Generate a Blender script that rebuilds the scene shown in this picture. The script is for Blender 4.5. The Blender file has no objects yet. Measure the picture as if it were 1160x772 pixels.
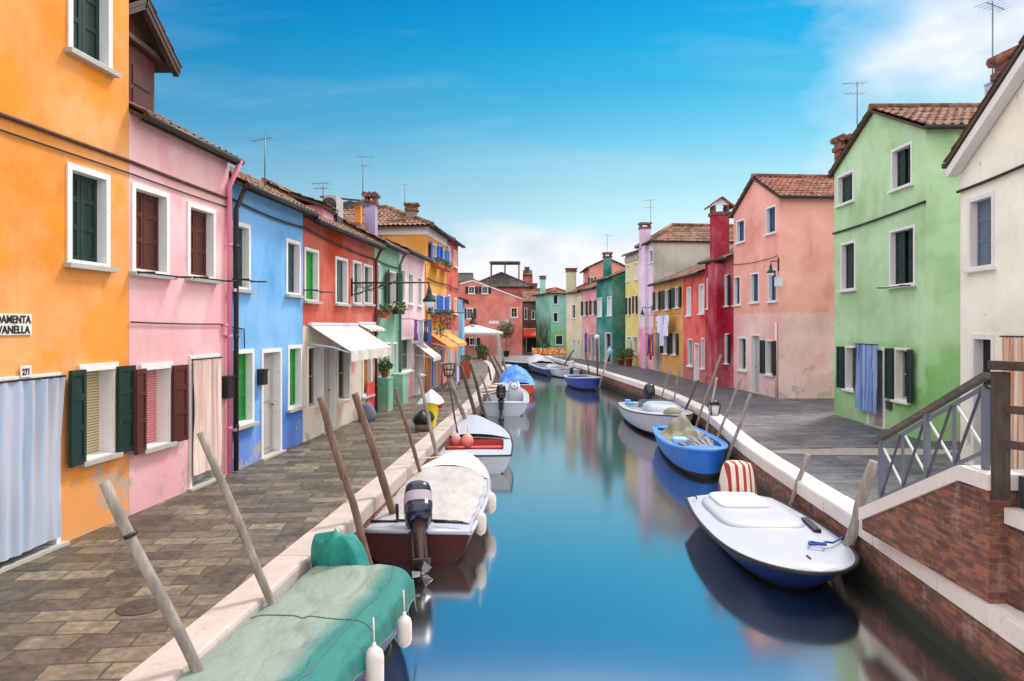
import bpy, math, random
from mathutils import Vector, Matrix, noise

random.seed(7)
C = bpy.context.scene.collection
F, PX0, HY, CH = 800.0, 580.0, 370.0, 2.6      # survey figures: focal length (px), centre, horizon, eye height
WZ = -0.80                                      # water level (pavement is 0)
V = Vector

def P(px, py, Y):
    return V(((px - PX0) / F * Y, Y, CH - (py - HY) / F * Y))

def S(r, g, b, k=1.0):
    f = lambda c: ((c / 255) / 12.92 if c / 255 <= 0.04045 else (((c / 255) + 0.055) / 1.055) ** 2.4) * k
    return (f(r), f(g), f(b), 1.0)

# ------------------------------------------------------------------ materials
MATS = {}
def new_mat(name):
    m = bpy.data.materials.new(name); m.use_nodes = True
    nt = m.node_tree
    b = nt.nodes['Principled BSDF']
    return m, nt, b

def N(nt, typ, **kw):
    n = nt.nodes.new(typ)
    for k, v in kw.items():
        setattr(n, k, v)
    return n

def L(nt, a, b):
    nt.links.new(a, b)

def mixc(nt, fac, a, b, blend='MIX'):
    n = N(nt, 'ShaderNodeMix', data_type='RGBA', blend_type=blend)
    for sock, val in ((n.inputs[0], fac), (n.inputs[6], a), (n.inputs[7], b)):
        if hasattr(val, 'links'):
            L(nt, val, sock)
        else:
            sock.default_value = val
    return n.outputs[2]

def noise_tex(nt, vec, scale, detail=4, rough=0.55):
    n = N(nt, 'ShaderNodeTexNoise'); n.inputs['Scale'].default_value = scale
    n.inputs['Detail'].default_value = detail; n.inputs['Roughness'].default_value = rough
    if vec is not None: L(nt, vec, n.inputs['Vector'])
    return n.outputs[0]

def ramp(nt, fac, stops):
    r = N(nt, 'ShaderNodeValToRGB')
    e = r.color_ramp.elements
    while len(e) < len(stops): e.new(0.5)
    for i, (p, c) in enumerate(stops):
        e[i].position = p; e[i].color = c if len(c) == 4 else (*c, 1)
    L(nt, fac, r.inputs[0])
    return r.outputs[0]

def mathn(nt, op, a, b=0.0, clamp=False):
    n = N(nt, 'ShaderNodeMath', operation=op); n.use_clamp = clamp
    for s, v in ((n.inputs[0], a), (n.inputs[1], b)):
        if hasattr(v, 'links'): L(nt, v, s)
        else: s.default_value = v
    return n.outputs[0]

def mapping(nt, vec, scale=(1, 1, 1), rot=(0, 0, 0), loc=(0, 0, 0)):
    n = N(nt, 'ShaderNodeMapping')
    n.inputs['Scale'].default_value = scale; n.inputs['Rotation'].default_value = rot; n.inputs['Location'].default_value = loc
    L(nt, vec, n.inputs['Vector'])
    return n.outputs[0]

def bump(nt, b, h, strength, dist=0.02):
    n = N(nt, 'ShaderNodeBump'); n.inputs['Strength'].default_value = strength; n.inputs['Distance'].default_value = dist
    L(nt, h, n.inputs['Height']); L(nt, n.outputs[0], b.inputs['Normal'])

W1, K1 = (1, 1, 1, 1), (0, 0, 0, 1)

def scale_col(c, k, add=0.0):
    return (min(1, c[0] * k + add), min(1, c[1] * k + add), min(1, c[2] * k + add), 1)

def plaster(name, c, low=None, zs=1.0, soft=0.12, patch=None, grime=0.5):
    if name in MATS: return MATS[name]
    m, nt, b = new_mat(name)
    pos = N(nt, 'ShaderNodeNewGeometry').outputs['Position']
    sx = N(nt, 'ShaderNodeSeparateXYZ'); L(nt, pos, sx.inputs[0]); z = sx.outputs[2]
    n1 = noise_tex(nt, pos, 0.55, 6, 0.6)
    n2 = noise_tex(nt, mapping(nt, pos, (2.2, 2.2, 0.28)), 1.6, 5, 0.6)
    n3 = noise_tex(nt, pos, 7, 5, 0.65)
    base = c
    if low:
        zz = mathn(nt, 'ADD', z, mathn(nt, 'MULTIPLY', mathn(nt, 'SUBTRACT', n3, 0.5), 0.35))
        f = N(nt, 'ShaderNodeMapRange'); L(nt, zz, f.inputs[0])
        f.inputs[1].default_value = zs - soft; f.inputs[2].default_value = zs + soft
        base = mixc(nt, f.outputs[0], low, c)
    col = mixc(nt, ramp(nt, n1, [(0.35, K1), (0.65, W1)]), mixc(nt, 1.0, base, (0.80, 0.77, 0.75, 1), 'MULTIPLY'), mixc(nt, 0.14, base, W1))
    # rain streaks and grime
    col = mixc(nt, mathn(nt, 'MULTIPLY', ramp(nt, n2, [(0.52, K1), (0.72, W1)]), 0.42 * grime), col, mixc(nt, 1.0, col, (0.55, 0.5, 0.47, 1), 'MULTIPLY'))
    # repainted / bleached patches with blurry borders
    n4 = noise_tex(nt, mapping(nt, pos, (1, 1, 1), (0, 0, 0), (5.2, 1.3, 9.1)), 0.9, 3, 0.5)
    pc = patch or scale_col(c, 0.9, 0.09)
    col = mixc(nt, mathn(nt, 'MULTIPLY', ramp(nt, n4, [(0.53, K1), (0.60, W1)]), 0.6), col, pc)
    # salt-worn lower metre
    low_f = N(nt, 'ShaderNodeMapRange'); L(nt, mathn(nt, 'ADD', z, mathn(nt, 'MULTIPLY', n3, -1.1)), low_f.inputs[0])
    low_f.inputs[1].default_value = -0.35; low_f.inputs[2].default_value = 0.25; low_f.inputs[3].default_value = 0.55; low_f.inputs[4].default_value = 0.0
    col = mixc(nt, low_f.outputs[0], col, mixc(nt, 0.35, base if not hasattr(base, 'links') else base, (0.42, 0.36, 0.32, 1)))
    col = mixc(nt, mathn(nt, 'MULTIPLY', ramp(nt, n3, [(0.62, K1), (0.78, W1)]), 0.22), col, (0.30, 0.26, 0.23, 1))
    n6 = noise_tex(nt, mapping(nt, pos, (1, 1, 1), (0, 0, 0), (8.2, 2.3, 4.4)), 1.9, 9, 0.7)
    hz_ = N(nt, 'ShaderNodeMapRange'); L(nt, z, hz_.inputs[0]); hz_.inputs[1].default_value = 0.0; hz_.inputs[2].default_value = 2.2; hz_.inputs[3].default_value = 0.12; hz_.inputs[4].default_value = 0.0
    pk = mathn(nt, 'ADD', n6, hz_.outputs[0])
    col = mixc(nt, mathn(nt, 'MULTIPLY', ramp(nt, pk, [(0.66, K1), (0.685, W1)]), 0.75), col, mixc(nt, n3, (0.30, 0.25, 0.21, 1), (0.55, 0.49, 0.44, 1)))
    L(nt, col, b.inputs['Base Color'])
    b.inputs['Roughness'].default_value = 0.9
    b.inputs['Specular IOR Level'].default_value = 0.25
    n5 = noise_tex(nt, pos, 28, 4, 0.7)
    bump(nt, b, mathn(nt, 'ADD', mathn(nt, 'MULTIPLY', n5, 0.5), n3), 0.22, 0.02)
    MATS[name] = m
    return m

def paint(name, c, rough=0.5, var=0.25, scale=4, bumpk=0.1, spec=0.4, metal=0.0, worn=None):
    if name in MATS: return MATS[name]
    m, nt, b = new_mat(name)
    pos = N(nt, 'ShaderNodeTexCoord').outputs['Object']
    n1 = noise_tex(nt, pos, scale, 5, 0.6)
    col = mixc(nt, n1, scale_col(c, 1 - var), scale_col(c, 1 + var))
    if worn:
        n2 = noise_tex(nt, mapping(nt, pos, (1, 1, 1), (0, 0, 0), (3, 7, 1)), scale * 1.7, 6, 0.7)
        col = mixc(nt, ramp(nt, n2, [(0.55, K1), (0.68, W1)]), col, worn)
    L(nt, col, b.inputs['Base Color'])
    b.inputs['Roughness'].default_value = rough; b.inputs['Metallic'].default_value = metal
    b.inputs['Specular IOR Level'].default_value = spec
    if bumpk: bump(nt, b, noise_tex(nt, pos, scale * 6, 4), bumpk, 0.01)
    MATS[name] = m
    return m

def wood(name, c1, c2, axis=2, rough=0.75, scale=6):
    if name in MATS: return MATS[name]
    m, nt, b = new_mat(name)
    pos = N(nt, 'ShaderNodeTexCoord').outputs['Object']
    sc = [4.0, 4.0, 4.0]; sc[axis] = 0.35
    n1 = noise_tex(nt, mapping(nt, pos, sc), scale, 6, 0.65)
    n2 = noise_tex(nt, pos, 2.3, 4, 0.6)
    col = mixc(nt, ramp(nt, n1, [(0.3, K1), (0.7, W1)]), c1, c2)
    col = mixc(nt, mathn(nt, 'MULTIPLY', ramp(nt, n2, [(0.45, K1), (0.7, W1)]), 0.6), col, scale_col(c1, 0.5))
    L(nt, col, b.inputs['Base Color']); b.inputs['Roughness'].default_value = rough
    bump(nt, b, n1, 0.5, 0.02)
    MATS[name] = m
    return m

def tiles_mat(name, a, b_, c_):
    if name in MATS: return MATS[name]
    m, nt, b = new_mat(name)
    pos = N(nt, 'ShaderNodeNewGeometry').outputs['Position']
    vo = N(nt, 'ShaderNodeTexVoronoi'); vo.inputs['Scale'].default_value = 4.5; L(nt, pos, vo.inputs['Vector'])
    sep = N(nt, 'ShaderNodeSeparateColor'); L(nt, vo.outputs['Color'], sep.inputs[0])
    col = ramp(nt, sep.outputs[0], [(0.1, a), (0.5, b_), (0.9, c_)])
    n1 = noise_tex(nt, pos, 2.5, 6, 0.7)
    col = mixc(nt, mathn(nt, 'MULTIPLY', ramp(nt, n1, [(0.48, K1), (0.68, W1)]), 0.6), col, (0.10, 0.085, 0.07, 1))
    n2 = noise_tex(nt, pos, 14, 5, 0.7)
    col = mixc(nt, mathn(nt, 'MULTIPLY', ramp(nt, n2, [(0.6, K1), (0.75, W1)]), 0.45), col, (0.33, 0.30, 0.24, 1))
    L(nt, col, b.inputs['Base Color']); b.inputs['Roughness'].default_value = 0.9
    bump(nt, b, n2, 0.4, 0.02)
    MATS[name] = m
    return m

def brick_mat(name, horiz_from, row=0.065, wid=0.24, algae=False):
    """bricks on a vertical wall; horiz_from = 'y' or 'x' gives the horizontal coordinate"""
    if name in MATS: return MATS[name]
    m, nt, b = new_mat(name)
    pos = N(nt, 'ShaderNodeNewGeometry').outputs['Position']
    sx = N(nt, 'ShaderNodeSeparateXYZ'); L(nt, pos, sx.inputs[0])
    cx = N(nt, 'ShaderNodeCombineXYZ'); L(nt, sx.outputs[1 if horiz_from == 'y' else 0], cx.inputs[0]); L(nt, sx.outputs[2], cx.inputs[1])
    wob = N(nt, 'ShaderNodeTexNoise'); wob.inputs['Scale'].default_value = 5; L(nt, pos, wob.inputs['Vector'])
    off = N(nt, 'ShaderNodeVectorMath', operation='SCALE'); L(nt, wob.outputs[1], off.inputs[0]); off.inputs['Scale'].default_value = 0.02
    add = N(nt, 'ShaderNodeVectorMath', operation='ADD'); L(nt, cx.outputs[0], add.inputs[0]); L(nt, off.outputs[0], add.inputs[1])
    br = N(nt, 'ShaderNodeTexBrick'); L(nt, add.outputs[0], br.inputs['Vector'])
    br.inputs['Scale'].default_value = 1.0; br.inputs['Brick Width'].default_value = wid; br.inputs['Row Height'].default_value = row
    br.inputs['Mortar Size'].default_value = 0.007; br.inputs['Mortar Smooth'].default_value = 0.35; br.inputs['Bias'].default_value = -0.1
    br.inputs['Color1'].default_value = (0.30, 0.105, 0.055, 1); br.inputs['Color2'].default_value = (0.10, 0.042, 0.032, 1)
    br.inputs['Mortar'].default_value = (0.22, 0.17, 0.15, 1)
    n1 = noise_tex(nt, pos, 3.0, 6, 0.7); n2 = noise_tex(nt, pos, 11, 5, 0.7)
    col = mixc(nt, mathn(nt, 'MULTIPLY', ramp(nt, n1, [(0.5, K1), (0.72, W1)]), 0.6), br.outputs[0], (0.06, 0.035, 0.035, 1))
    col = mixc(nt, mathn(nt, 'MULTIPLY', ramp(nt, n2, [(0.56, K1), (0.66, W1)]), 0.6), col, (0.40, 0.17, 0.085, 1))
    n4 = noise_tex(nt, mapping(nt, pos, (3, 3, 0.6), (0, 0, 0), (2, 4, 6)), 1.3, 5, 0.7)
    col = mixc(nt, mathn(nt, 'MULTIPLY', ramp(nt, n4, [(0.56, K1), (0.72, W1)]), 0.6), col, (0.40, 0.32, 0.30, 1))
    n8 = noise_tex(nt, mapping(nt, pos, (4, 4, 14)), 1.0, 2); col = mixc(nt, mathn(nt, 'MULTIPLY', ramp(nt, n8, [(0.48, K1), (0.56, W1)]), 0.55), col, (0.07, 0.03, 0.03, 1))
    if algae:
        f = N(nt, 'ShaderNodeMapRange'); L(nt, mathn(nt, 'ADD', sx.outputs[2], mathn(nt, 'MULTIPLY', n1, 0.3)), f.inputs[0])
        f.inputs[1].default_value = -0.5; f.inputs[2].default_value = -0.28; f.inputs[3].default_value = 1.0; f.inputs[4].default_value = 0.0
        col = mixc(nt, f.outputs[0], col, (0.02, 0.022, 0.014, 1))
    L(nt, col, b.inputs['Base Color']); b.inputs['Roughness'].default_value = 0.85
    bump(nt, b, mathn(nt, 'ADD', mathn(nt, 'MULTIPLY', br.outputs[1], -1.0), mathn(nt, 'MULTIPLY', n2, 0.5)), 0.7, 0.02)
    MATS[name] = m
    return m

def paving_mat(name, rotz, bw, bh, cols, mortar, rough):
    if name in MATS: return MATS[name]
    m, nt, b = new_mat(name)
    pos = N(nt, 'ShaderNodeNewGeometry').outputs['Position']
    wob = N(nt, 'ShaderNodeTexNoise'); wob.inputs['Scale'].default_value = 1.7; L(nt, pos, wob.inputs['Vector'])
    off = N(nt, 'ShaderNodeVectorMath', operation='SCALE'); L(nt, wob.outputs[1], off.inputs[0]); off.inputs['Scale'].default_value = 0.09
    add0 = N(nt, 'ShaderNodeVectorMath', operation='ADD'); L(nt, mapping(nt, pos, (1, 1, 1), (0, 0, rotz)), add0.inputs[0]); L(nt, off.outputs[0], add0.inputs[1])
    wob2 = N(nt, 'ShaderNodeTexNoise'); wob2.inputs['Scale'].default_value = 14; wob2.inputs['Detail'].default_value = 4; L(nt, pos, wob2.inputs['Vector'])
    off2 = N(nt, 'ShaderNodeVectorMath', operation='SCALE'); L(nt, wob2.outputs[1], off2.inputs[0]); off2.inputs['Scale'].default_value = 0.022
    add = N(nt, 'ShaderNodeVectorMath', operation='ADD'); L(nt, add0.outputs[0], add.inputs[0]); L(nt, off2.outputs[0], add.inputs[1])
    br = N(nt, 'ShaderNodeTexBrick'); L(nt, add.outputs[0], br.inputs['Vector'])
    br.offset = 0.37; br.squash = 1.45; br.squash_frequency = 3
    br.inputs['Scale'].default_value = 1.0; br.inputs['Brick Width'].default_value = bw; br.inputs['Row Height'].default_value = bh
    br.inputs['Mortar Size'].default_value = 0.012; br.inputs['Mortar Smooth'].default_value = 0.3; br.inputs['Bias'].default_value = 0.0
    br.inputs['Color1'].default_value = K1; br.inputs['Color2'].default_value = W1; br.inputs['Mortar'].default_value = (0.5, 0.5, 0.5, 1)
    n1 = noise_tex(nt, pos, 1.1, 5, 0.65); n2 = noise_tex(nt, pos, 9, 6, 0.7); n3 = noise_tex(nt, pos, 40, 3, 0.6)
    fac = mathn(nt, 'ADD', mathn(nt, 'MULTIPLY', br.outputs[0], 0.58), mathn(nt, 'MULTIPLY', mathn(nt, 'SUBTRACT', n2, 0.34), 1.25), True)
    st = ramp(nt, fac, [(0.05, cols[0]), (0.4, cols[1]), (0.7, cols[2]), (0.98, cols[3])])
    st = mixc(nt, mathn(nt, 'MULTIPLY', ramp(nt, n1, [(0.42, K1), (0.65, W1)]), 0.55), st, mixc(nt, 1.0, st, (0.5, 0.5, 0.52, 1), 'MULTIPLY'))
    n6 = noise_tex(nt, mapping(nt, pos, (1, 1, 1), (0, 0, 0), (7, 3, 2)), 2.6, 8, 0.75)
    st = mixc(nt, mathn(nt, 'MULTIPLY', ramp(nt, n6, [(0.5, K1), (0.62, W1)]), 0.6), st, mixc(nt, 1.0, st, (0.42, 0.40, 0.38, 1), 'MULTIPLY'))
    n7 = noise_tex(nt, mapping(nt, pos, (1, 1, 1), (0, 0, 0), (1, 8, 4)), 5.5, 8, 0.75)
    st = mixc(nt, mathn(nt, 'MULTIPLY', ramp(nt, n7, [(0.58, K1), (0.68, W1)]), 0.5), st, mixc(nt, 0.5, st, cols[3]))
    col = mixc(nt, mathn(nt, 'MULTIPLY', br.outputs[1], 0.75), st, mortar)
    L(nt, col, b.inputs['Base Color'])
    r = N(nt, 'ShaderNodeMapRange'); L(nt, n2, r.inputs[0]); r.inputs[1].default_value = 0.3; r.inputs[2].default_value = 0.7
    r.inputs[3].default_value = rough - 0.12; r.inputs[4].default_value = rough + 0.2
    L(nt, r.outputs[0], b.inputs['Roughness'])
    h = mathn(nt, 'ADD', mathn(nt, 'MULTIPLY', br.outputs[1], -1.3), mathn(nt, 'ADD', mathn(nt, 'MULTIPLY', n2, 0.55), mathn(nt, 'MULTIPLY', br.outputs[0], 0.35)))
    bump(nt, b, h, 0.6, 0.02)
    MATS[name] = m
    return m

def stone(name, c, var=0.18, stain=(0.25, 0.2, 0.16, 1)):
    if name in MATS: return MATS[name]
    m, nt, b = new_mat(name)
    pos = N(nt, 'ShaderNodeNewGeometry').outputs['Position']
    n1 = noise_tex(nt, pos, 2.2, 6, 0.65); n2 = noise_tex(nt, pos, 13, 5, 0.7)
    col = mixc(nt, n1, scale_col(c, 1 - var), scale_col(c, 1 + var))
    col = mixc(nt, mathn(nt, 'MULTIPLY', ramp(nt, n2, [(0.56, K1), (0.72, W1)]), 0.45), col, stain)
    L(nt, col, b.inputs['Base Color']); b.inputs['Roughness'].default_value = 0.75
    bump(nt, b, n2, 0.3, 0.02)
    MATS[name] = m
    return m

def striped(name, ca, cb, axis, freq, rough=0.85, duty=0.5):
    if name in MATS: return MATS[name]
    m, nt, b = new_mat(name)
    pos = N(nt, 'ShaderNodeTexCoord').outputs['Object']
    sx = N(nt, 'ShaderNodeSeparateXYZ'); L(nt, pos, sx.inputs[0])
    f = mathn(nt, 'FRACT', mathn(nt, 'MULTIPLY', sx.outputs[axis], freq))
    s = mathn(nt, 'GREATER_THAN', f, duty)
    col = mixc(nt, s, ca, cb)
    n = noise_tex(nt, pos, 6, 4)
    col = mixc(nt, mathn(nt, 'MULTIPLY', n, 0.35), col, mixc(nt, 1.0, col, (0.6, 0.6, 0.6, 1), 'MULTIPLY'))
    L(nt, col, b.inputs['Base Color']); b.inputs['Roughness'].default_value = rough
    MATS[name] = m
    return m

def foliage(name, c1, c2):
    if name in MATS: return MATS[name]
    m, nt, b = new_mat(name)
    pos = N(nt, 'ShaderNodeNewGeometry').outputs['Position']
    col = mixc(nt, ramp(nt, noise_tex(nt, pos, 18, 3), [(0.35, K1), (0.65, W1)]), c1, c2)
    L(nt, col, b.inputs['Base Color']); b.inputs['Roughness'].default_value = 0.6
    MATS[name] = m
    return m

white = stone('white_stone', (0.74, 0.73, 0.74, 1), 0.08, (0.45, 0.42, 0.4, 1))
istria = stone('istrian_stone', (0.68, 0.63, 0.62, 1), 0.14, (0.32, 0.27, 0.25, 1))
greystone = stone('grey_sill_stone', (0.42, 0.41, 0.39, 1), 0.15)
TILE = tiles_mat('roof_tiles', (0.11, 0.05, 0.035), (0.22, 0.10, 0.065), (0.30, 0.16, 0.11))
TILER = tiles_mat('roof_tiles_red', (0.14, 0.045, 0.035), (0.27, 0.085, 0.055), (0.32, 0.14, 0.10))
TILED = tiles_mat('roof_tiles_dark', (0.035, 0.035, 0.03), (0.06, 0.055, 0.045), (0.10, 0.085, 0.07))
eavew = wood('eave_timber', (0.05, 0.03, 0.022, 1), (0.09, 0.055, 0.035, 1), 1)
dkgreen = paint('shutter_dark_green', S(15, 46, 42), 0.5, 0.3, worn=S(26, 62, 55))
ltgreen = paint('shutter_green', S(25, 140, 50), 0.5, 0.25, worn=S(45, 150, 70))
brown = paint('shutter_brown', S(80, 34, 26), 0.5, 0.3, worn=S(70, 32, 26))
black = paint('shutter_black_green', S(20, 34, 38), 0.5, 0.3)
navy = paint('shutter_navy', S(25, 70, 115), 0.5, 0.3)
blueS = paint('shutter_blue', S(25, 105, 215), 0.5, 0.25)
greyS = paint('shutter_grey', S(70, 95, 95), 0.5, 0.2)
whiteS = paint('shutter_white', S(210, 215, 230), 0.5, 0.1)
greyW = paint('door_grey', S(175, 172, 170), 0.55, 0.12)
iron = paint('black_iron', (0.012, 0.012, 0.014, 1), 0.45, 0.2, spec=0.5)
gutterM = paint('dark_gutter', (0.03, 0.025, 0.025, 1), 0.5, 0.3)
steel = paint('grey_steel', S(100, 104, 122), 0.45, 0.12, spec=0.5)
alu = paint('antenna_metal', S(110, 112, 118), 0.4, 0.2, metal=0.7)
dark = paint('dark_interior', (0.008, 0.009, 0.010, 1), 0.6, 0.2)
blindM = striped('cream_blind', S(205, 190, 150), S(120, 105, 75), 2, 28, duty=0.72)
pinkblind = striped('pink_blind', S(230, 150, 155), S(150, 75, 80), 2, 28, duty=0.72)
cablM = paint('cable_rubber', (0.02, 0.018, 0.018, 1), 0.6, 0.2)
brickY = brick_mat('canal_brick', 'y', algae=True)
brickStair = brick_mat('stair_brick', 'y')
brickX = brick_mat('stair_brick_end', 'x')
brickChim = brick_mat('chimney_brick', 'x', 0.07, 0.2)
m, nt, b = new_mat('window_glass')
b.inputs['Base Color'].default_value = (0.012, 0.016, 0.02, 1); b.inputs['Roughness'].default_value = 0.08
bump(nt, b, noise_tex(nt, N(nt, 'ShaderNodeTexCoord').outputs['Object'], 2.0, 2), 0.05, 0.02)
glass = m

# ------------------------------------------------------------------ mesh builder
class MB:
    def __init__(s):
        s.v = []; s.f = []; s.m = []; s.sm = []
    def add(s, vs, fs, mi=0, smooth=False):
        o = len(s.v); s.v += [V(x) for x in vs]
        for f in fs:
            s.f.append([i + o for i in f]); s.m.append(mi); s.sm.append(smooth)
    def quad(s, a, b, c, d, mi=0): s.add([a, b, c, d], [(0, 1, 2, 3)], mi)
    def poly(s, pts, mi=0): s.add(pts, [tuple(range(len(pts)))], mi)
    def hexa(s, p, mi=0):   # 8 points: bottom 4, top 4
        s.add(p, [(3, 2, 1, 0), (4, 5, 6, 7), (0, 1, 5, 4), (1, 2, 6, 5), (2, 3, 7, 6), (3, 0, 4, 7)], mi)
    def box(s, x0, x1, y0, y1, z0, z1, mi=0, fr=None):
        p = [(x0, y0, z0), (x1, y0, z0), (x1, y1, z0), (x0, y1, z0), (x0, y0, z1), (x1, y0, z1), (x1, y1, z1), (x0, y1, z1)]
        p = [V(q) for q in p]
        if fr: p = [fr(q.x, q.y, q.z) for q in p]
        s.hexa(p, mi)
    def bar(s, p, q, w, h, mi=0, up=V((0, 0, 1))):
        p, q = V(p), V(q); d = (q - p).normalized()
        r = d.cross(up)
        if r.length < 1e-4: r = d.cross(V((1, 0, 0)))
        r.normalize(); u = r.cross(d)
        r *= w / 2; u *= h / 2
        s.hexa([p - r - u, p + r - u, q + r - u, q - r - u, p - r + u, p + r + u, q + r + u, q - r + u], mi)
    def tube(s, pts, r, n=8, mi=0, cap=True, smooth=True):
        pts = [V(p) for p in pts]
        rs = r if isinstance(r, (list, tuple)) else [r] * len(pts)
        vs = []; prev = None
        for i, p in enumerate(pts):
            d = (pts[min(i + 1, len(pts) - 1)] - pts[max(i - 1, 0)]).normalized()
            ref = prev if prev is not None else (V((0, 0, 1)) if abs(d.z) < 0.9 else V((1, 0, 0)))
            a = ref - d * ref.dot(d)
            if a.length < 1e-5: a = d.orthogonal()
            a.normalize(); prev = a; b_ = d.cross(a)
            for k in range(n):
                t = 2 * math.pi * k / n
                vs.append(p + (a * math.cos(t) + b_ * math.sin(t)) * rs[i])
        fs = []
        for i in range(len(pts) - 1):
            for k in range(n):
                fs.append((i * n + k, i * n + (k + 1) % n, (i + 1) * n + (k + 1) % n, (i + 1) * n + k))
        s.add(vs, fs, mi, smooth)
        if cap:
            o = len(s.v) - len(vs)
            s.f.append([o + k for k in range(n)][::-1]); s.m.append(mi); s.sm.append(False)
            s.f.append([o + (len(pts) - 1) * n + k for k in range(n)]); s.m.append(mi); s.sm.append(False)
    def lathe(s, prof, c=(0, 0, 0), n=16, mi=0, smooth=True, sx=1.0, sy=1.0):
        c = V(c); vs = []
        for r, z in prof:
            for k in range(n):
                t = 2 * math.pi * k / n
                vs.append(c + V((r * sx * math.cos(t), r * sy * math.sin(t), z)))
        fs = [(i * n + k, i * n + (k + 1) % n, (i + 1) * n + (k + 1) % n, (i + 1) * n + k) for i in range(len(prof) - 1) for k in range(n)]
        s.add(vs, fs, mi, smooth)
        o = len(s.v) - len(vs)
        for ring, rev in ((0, True), (len(prof) - 1, False)):
            if prof[ring][0] > 1e-3:
                f = [o + ring * n + k for k in range(n)]
                s.f.append(f[::-1] if rev else f); s.m.append(mi); s.sm.append(False)
    def grid(s, fn, nu, nv, mi=0, smooth=True):
        vs = [fn(i / nu, j / nv) for j in range(nv + 1) for i in range(nu + 1)]
        w = nu + 1
        fs = [(j * w + i, j * w + i + 1, (j + 1) * w + i + 1, (j + 1) * w + i) for j in range(nv) for i in range(nu)]
        s.add(vs, fs, mi, smooth)
    def xf(s, M):
        s.v = [M @ p for p in s.v]
        return s
    def build(s, name, mats, parent=None, org=None, label=None):
        me = bpy.data.meshes.new(name)
        o_ = V(org) if org is not None else V((0, 0, 0))
        me.from_pydata([tuple(p - o_) for p in s.v], [], s.f)
        if not isinstance(mats, (list, tuple)): mats = [mats]
        for m_ in mats: me.materials.append(m_)
        me.polygons.foreach_set('material_index', s.m); me.polygons.foreach_set('use_smooth', s.sm)
        me.update()
        ob = bpy.data.objects.new(name, me); C.objects.link(ob)
        if parent is not None: ob.parent = parent
        elif org is not None: ob.location = o_
        if label: ob['label'] = label
        return ob

def thing(name, label, cat, loc=(0, 0, 0), rz=0.0, group=None):
    o = bpy.data.objects.new(name, None); C.objects.link(o)
    o.location = loc; o.rotation_euler = (0, 0, rz); o.empty_display_size = 0.3
    o['label'] = label; o['category'] = cat
    if group: o['group'] = group
    return o

def tag(o, label, cat, group=None, kind=None):
    o['label'] = label; o['category'] = cat
    if group: o['group'] = group
    if kind: o['kind'] = kind
    return o

def structure(o, label, cat):
    o['kind'] = 'structure'; o['label'] = label; o['category'] = cat
    return o

def leaf_cloud(mb, fn, count, size, mi=0):
    """many leaf-sized faces; fn() returns a point"""
    for _ in range(count):
        c = fn(); a = V((random.uniform(-1, 1), random.uniform(-1, 1), random.uniform(-1, 1)))
        if a.length < 0.1: continue
        a.normalize(); b_ = a.orthogonal().normalized(); q = a.cross(b_)
        t = random.uniform(0, 6.28); d = b_ * math.cos(t) + q * math.sin(t); e = a.cross(d)
        sz = size * random.uniform(0.6, 1.3)
        mb.add([c - d * sz, c + e * sz * 0.5, c + d * sz, c - e * sz * 0.5], [(0, 1, 2, 3)], mi)

# ------------------------------------------------------------------ roofs
def slope(mb, E, sd, Lw, td, outline, seg=6, per=0.2, mi=0, under=1):
    """tiled slope: E eave start, sd along the eave, td up the slope, outline = [(s, tmax)...] piecewise linear"""
    sd, td = V(sd).normalized(), V(td).normalized()
    nrm = sd.cross(td)
    if nrm.z < 0: nrm = -nrm
    def tmax(s):
        for (a, ta), (b_, tb) in zip(outline, outline[1:]):
            if a - 1e-6 <= s <= b_ + 1e-6:
                return ta + (tb - ta) * (s - a) / max(1e-6, b_ - a)
        return 0
    cols = max(2, int(Lw / per * seg)); step = 0.34
    T = max(t for _, t in outline)
    rows = []
    r = 0.0
    while r < T:
        rows.append((r, 0.03)); rows.append((min(r + step - 0.01, T), 0.0)); r += step
    w = cols + 1; vs = []
    off = random.uniform(0, 10)
    for j, (t, st) in enumerate(rows):
        rj = j // 2
        for i in range(w):
            s_ = Lw * i / cols
            tt = min(t, tmax(s_))
            jit = 0.016 * noise.noise(V((s_ * 2.2 + off, rj * 1.7, 0.3)))
            h = 0.045 * (0.5 + 0.5 * math.cos(2 * math.pi * s_ / per)) + st + jit
            if j == 0: tt -= 0.03 * (0.5 + 0.5 * noise.noise(V((round(s_ / per) * 3.1, off, 0))))
            vs.append(E + sd * s_ + td * tt + nrm * h)
    fs = [(j * w + i, j * w + i + 1, (j + 1) * w + i + 1, (j + 1) * w + i) for j in range(len(rows) - 1) for i in range(cols)]
    mb.add(vs, fs, mi, False)
    # timber underside and edges
    top = [E + sd * s_ + td * t for s_, t in outline]
    pts = [E.copy()] if outline[0][1] > 1e-4 else []
    ring = pts + top + ([E + sd * Lw] if outline[-1][1] > 1e-4 else [])
    lo = [p - nrm * 0.07 for p in ring]; hi = [p - nrm * 0.004 for p in ring]
    n = len(ring)
    mb.add(lo + hi, [tuple(range(n))] + [(i, (i + 1) % n, n + (i + 1) % n, n + i) for i in range(n)], under)

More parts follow.
